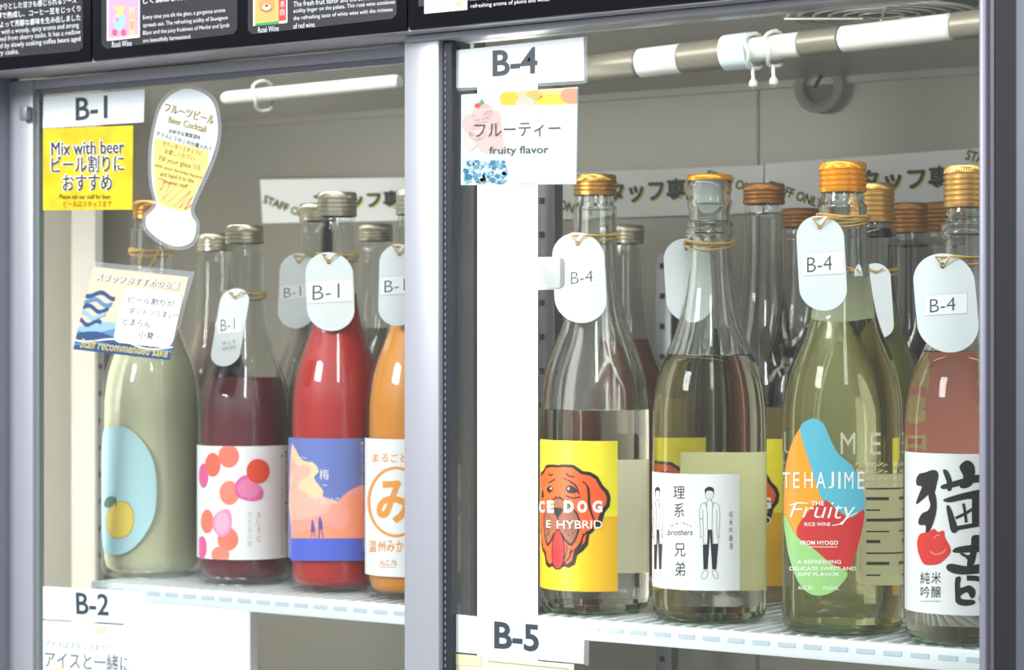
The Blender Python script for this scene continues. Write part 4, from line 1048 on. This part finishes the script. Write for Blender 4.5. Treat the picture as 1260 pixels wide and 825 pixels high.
# ------------------------------------------------------------------ STAFF ONLY strips on the back wall
def strip(q, label, build):
    YS_ = YB-.004
    o = card('staff_strip', q, YS_, label, 'sign', mat('strip_paper', srgb(242,243,240), .5), .0008); o['group'] = 'staff only strips on the back wall'
    a = Art(plane_surf(YS_-.0012)); build(a); a.build('print', o)
K = ink(34,34,46); YE = ink(206,204,60); ST = ink(70,72,60)
def both(a, t_, q, bold, off=(2.2,2.2)):
    a.text(t_, [(x+off[0],y+off[1]) for x, y in q], YE, 1, bold*.6); [a.text(t_, [(x+dx, y+dy) for x, y in q], K, 2.5+dx*.2+dy*.1, bold*.5) for dx, dy in ((0,0),(.8,0),(0,.8),(.8,.8))]
def so(a, t_, q, m=ST): a.text(t_, [(x+1,y+1.2) for x, y in q], YE, 1, .005); [a.text(t_, [(x+dx, y+dy) for x, y in q], m, 2.5+dx*.2+dy*.1, .008) for dx, dy in ((0,0),(.4,0),(0,.4))]
def s1(a):
    so(a, 'STAFF ONLY', [(326,240),(390,265),(387,274),(323,249)])
    both(a, 'スタッフ専用', [(384,238),(512,233),(512,254),(384,258)], .03)
def s2(a):
    so(a, 'STAFF ONLY', [(652,233),(722,256),(719,267),(650,245)])
    both(a, 'スタッフ専用', [(722,224),(866,218),(866,245),(722,252)], .035)
    so(a, 'STAFF ONLY', [(871,209),(940,231),(936,242),(868,219)])
def s3(a):
    so(a, 'STAFF ONLY', [(947,222),(1014,246),(1010,257),(943,233)])
    both(a, 'スタッフ専用', [(1028,210),(1196,202),(1196,229),(1028,240)], .035)
    so(a, 'STAFF ONLY', [(1191,184),(1262,204),(1258,214),(1187,196)])
strip([(320,221),(530,218),(530,271),(323,275)], 'white STAFF ONLY strip behind the left compartment bottles', s1)
strip([(640,215),(940,203),(938,262),(640,272)], 'white STAFF ONLY strip behind the dog and lab coat bottles', s2)
strip([(941,201.5),(1290,176),(1290,240),(941,262)], 'white STAFF ONLY strip behind the copper capped bottles', s3)
# clear draught curtain behind the right glass
xa, xb = X(932,YR+.006), X(1205,YR+.006)
vs = []; n = 60
for k in range(n+1):
    x = xa+(xb-xa)*k/n; y = YR+.012+.0035*math.sin(k*.55)
    vs += [(x,y,.336),(x,y,.215+.0 )]
# (the film's foot ends above the bottles)
# ------------------------------------------------------------------ menu panels above the doors
YP = -.064
def panel(px0, px1, label, build, z1=.56):
    x0, x1 = X(px0,YP), X(px1,YP)
    o = MB().box(x0, x1, YP, YP+.0025-.0005, ZSIGN, z1, .0006).build('menu_panel', M_BLACKP, None, True); tag(o, label, 'sign', 'black menu panels above the doors')
    a = Art(plane_surf(YP-.0002)); build(a); a.build('print', o); return o
GBX = ink(46,46,50,.3); WT = ink(236,238,240)
def ln(a, t_, x0, y0, x1, h, sl, bold=0.0, m=WT, ly=3):
    """one line of print whose baseline climbs by sl per pixel"""
    dy = -(x1-x0)*sl; a.text(t_, [(x0,y0),(x1,y0+dy),(x1,y0+dy+h),(x0,y0+h)], m, ly, bold)
SL = .092
def p1(a):
    a.poly([(-60,0),(102,-16),(102,58),(97,63),(-60,76)], GBX, 1)
    ln(a, '口に含むと、しっかりとした甘さも感じられるソース', -50,9,94,8,SL,.01); ln(a, 'です。シェリー樽で熟成し、コーヒー豆をじっくり', -50,20,99,8,SL,.01); ln(a, 'と漬け込むことによって芳醇な香味を生み出しました', -50,31,99,8,SL,.01)
    ln(a, 'A coffee liqueur with a woody, spicy aroma and strong', -40,40,97,8,SL); ln(a, 'sweetness derived from sherry casks. It has a mellow', -40,48.5,99,8,SL); ln(a, 'aroma produced by slowly soaking coffee beans aged', -40,57,99,8,SL); ln(a, 'in sherry casks.', -22,64,23,8,SL)
def pic(a, q, fill, kind):
    a.poly(q, ink(250,246,244), 2)
    x0, y0 = q[0]; x1 = q[1][0]; y1 = q[2][1]
    a.poly([(q[0][0]+2,q[0][1]+2),(q[1][0]-2,q[1][1]+2),(q[2][0]-2,q[2][1]-3),(q[3][0]+2,q[3][1]-3)], fill, 3)
def p2(a):
    a.poly([(125,-14),(292,-28),(292,36),(287,42),(131,60),(125,55)], GBX, 1)
    a.poly([(305,-28),(488,-44),(488,17),(483,23),(310,42),(305,37)], GBX, 1)
    pic(a, [(131.5,-40),(172,-43),(172,46),(131.5,50.5)], ink(240,160,190), 0)
    a.text('ROSE', (140,7,154,12), ink(240,214,90), 4, .04)
    a.disc(147,26,7,11,ink(150,206,214),4); a.disc(141,40,3,4,ink(228,90,110),5); a.disc(152,40,3,4,ink(228,90,110),5); a.disc(148,16,4,4,ink(250,220,120),5); a.disc(144,24,3,3,ink(246,140,170),5)
    a.poly([(159,9),(166,8.5),(166,43),(159,44)], ink(246,190,160), 4); a.column('山陽', 160,12,165,38, ink(240,150,90), 5)
    ln(a, 'Rosé Wine', 138,51.5,162,7,SL)
    ln(a, '香りが広がり美しく調和したロゼワインです', 140,-4,290,7,SL,.01) if False else ln(a, 'しく調和したロゼワイン', 176,-2,268,7,SL,.01)
    ln(a, 'Every time you tilt the glass, a gorgeous aroma', 176,19,277,6.5,SL); ln(a, 'spreads out. The refreshing acidity of Sauvignon', 176,28.5,280,6.5,SL); ln(a, 'Blanc and the juicy fruitiness of Merlot and Syrah', 176,38,282,6.5,SL); ln(a, 'are beautifully harmonised.', 176,47.5,235,6.5,SL)
    pic(a, [(311.5,-30),(353.5,-34),(353.5,28),(311.5,32)], ink(250,178,100), 0)
    a.poly([(314,29),(343,26),(343,29.5),(314,32)], ink(40,160,100), 4); a.poly([(343,-6),(352,-7),(352,25),(343,26)], ink(222,60,66), 4); a.disc(328,6,10,10,ink(244,150,96),4); a.disc(328,9,5,4,ink(252,214,180),5); a.disc(328,7,2,1.4,ink(60,40,40),6); a.line([(322,12),(328,14),(334,11)],.8,ink(60,40,40),6); a.column('赤白', 345,0,350,20, WT, 5)
    ln(a, 'Rosé Wine', 317.5,33.5,343,7,SL)
    ln(a, 'The flavour of fruit and the gentle acidity', 361,-1,484,6.5,SL) if False else None
    ln(a, 'The fresh fruit flavor and the soft sweetness', 361,2,480,6.5,SL); ln(a, 'acidity linger on the palate. This rosé wine combines', 361,11,486,6.5,SL); ln(a, 'the refreshing taste of white wine with the richness', 361,20,483,6.5,SL); ln(a, 'of red wine.', 361,29,388,6.5,SL)
def p3(a):
    a.poly([(515,-30),(700,-50),(700,-12),(515,8)], GBX, 1)
    a.poly([(522,-30),(575,-34),(575,12),(522,17)], ink(250,244,236), 2)
    a.line([(532,5),(548,3)], 1.2, ink(190,180,170), 3); a.line([(533,9),(546,7.5)], 1, ink(200,190,180), 3); a.disc(564,5,4,2.5,ink(246,190,120),3)
    ln(a, 'refreshing aroma of plums and wines', 579,5,676,6.5,SL)
    ln(a, 'A sweet plum wine matured slowly, with a', 579,-4,676,6.5,SL)
panel(-260, 111.5, 'black menu panel at far left with Japanese coffee liqueur text', p1)
panel(114.5, 500.5, 'black menu panel with two rosé wine pictures, in the middle', p2)
panel(503.5, 1500, 'black menu panel on the right with a cream picture and plum text', p3)
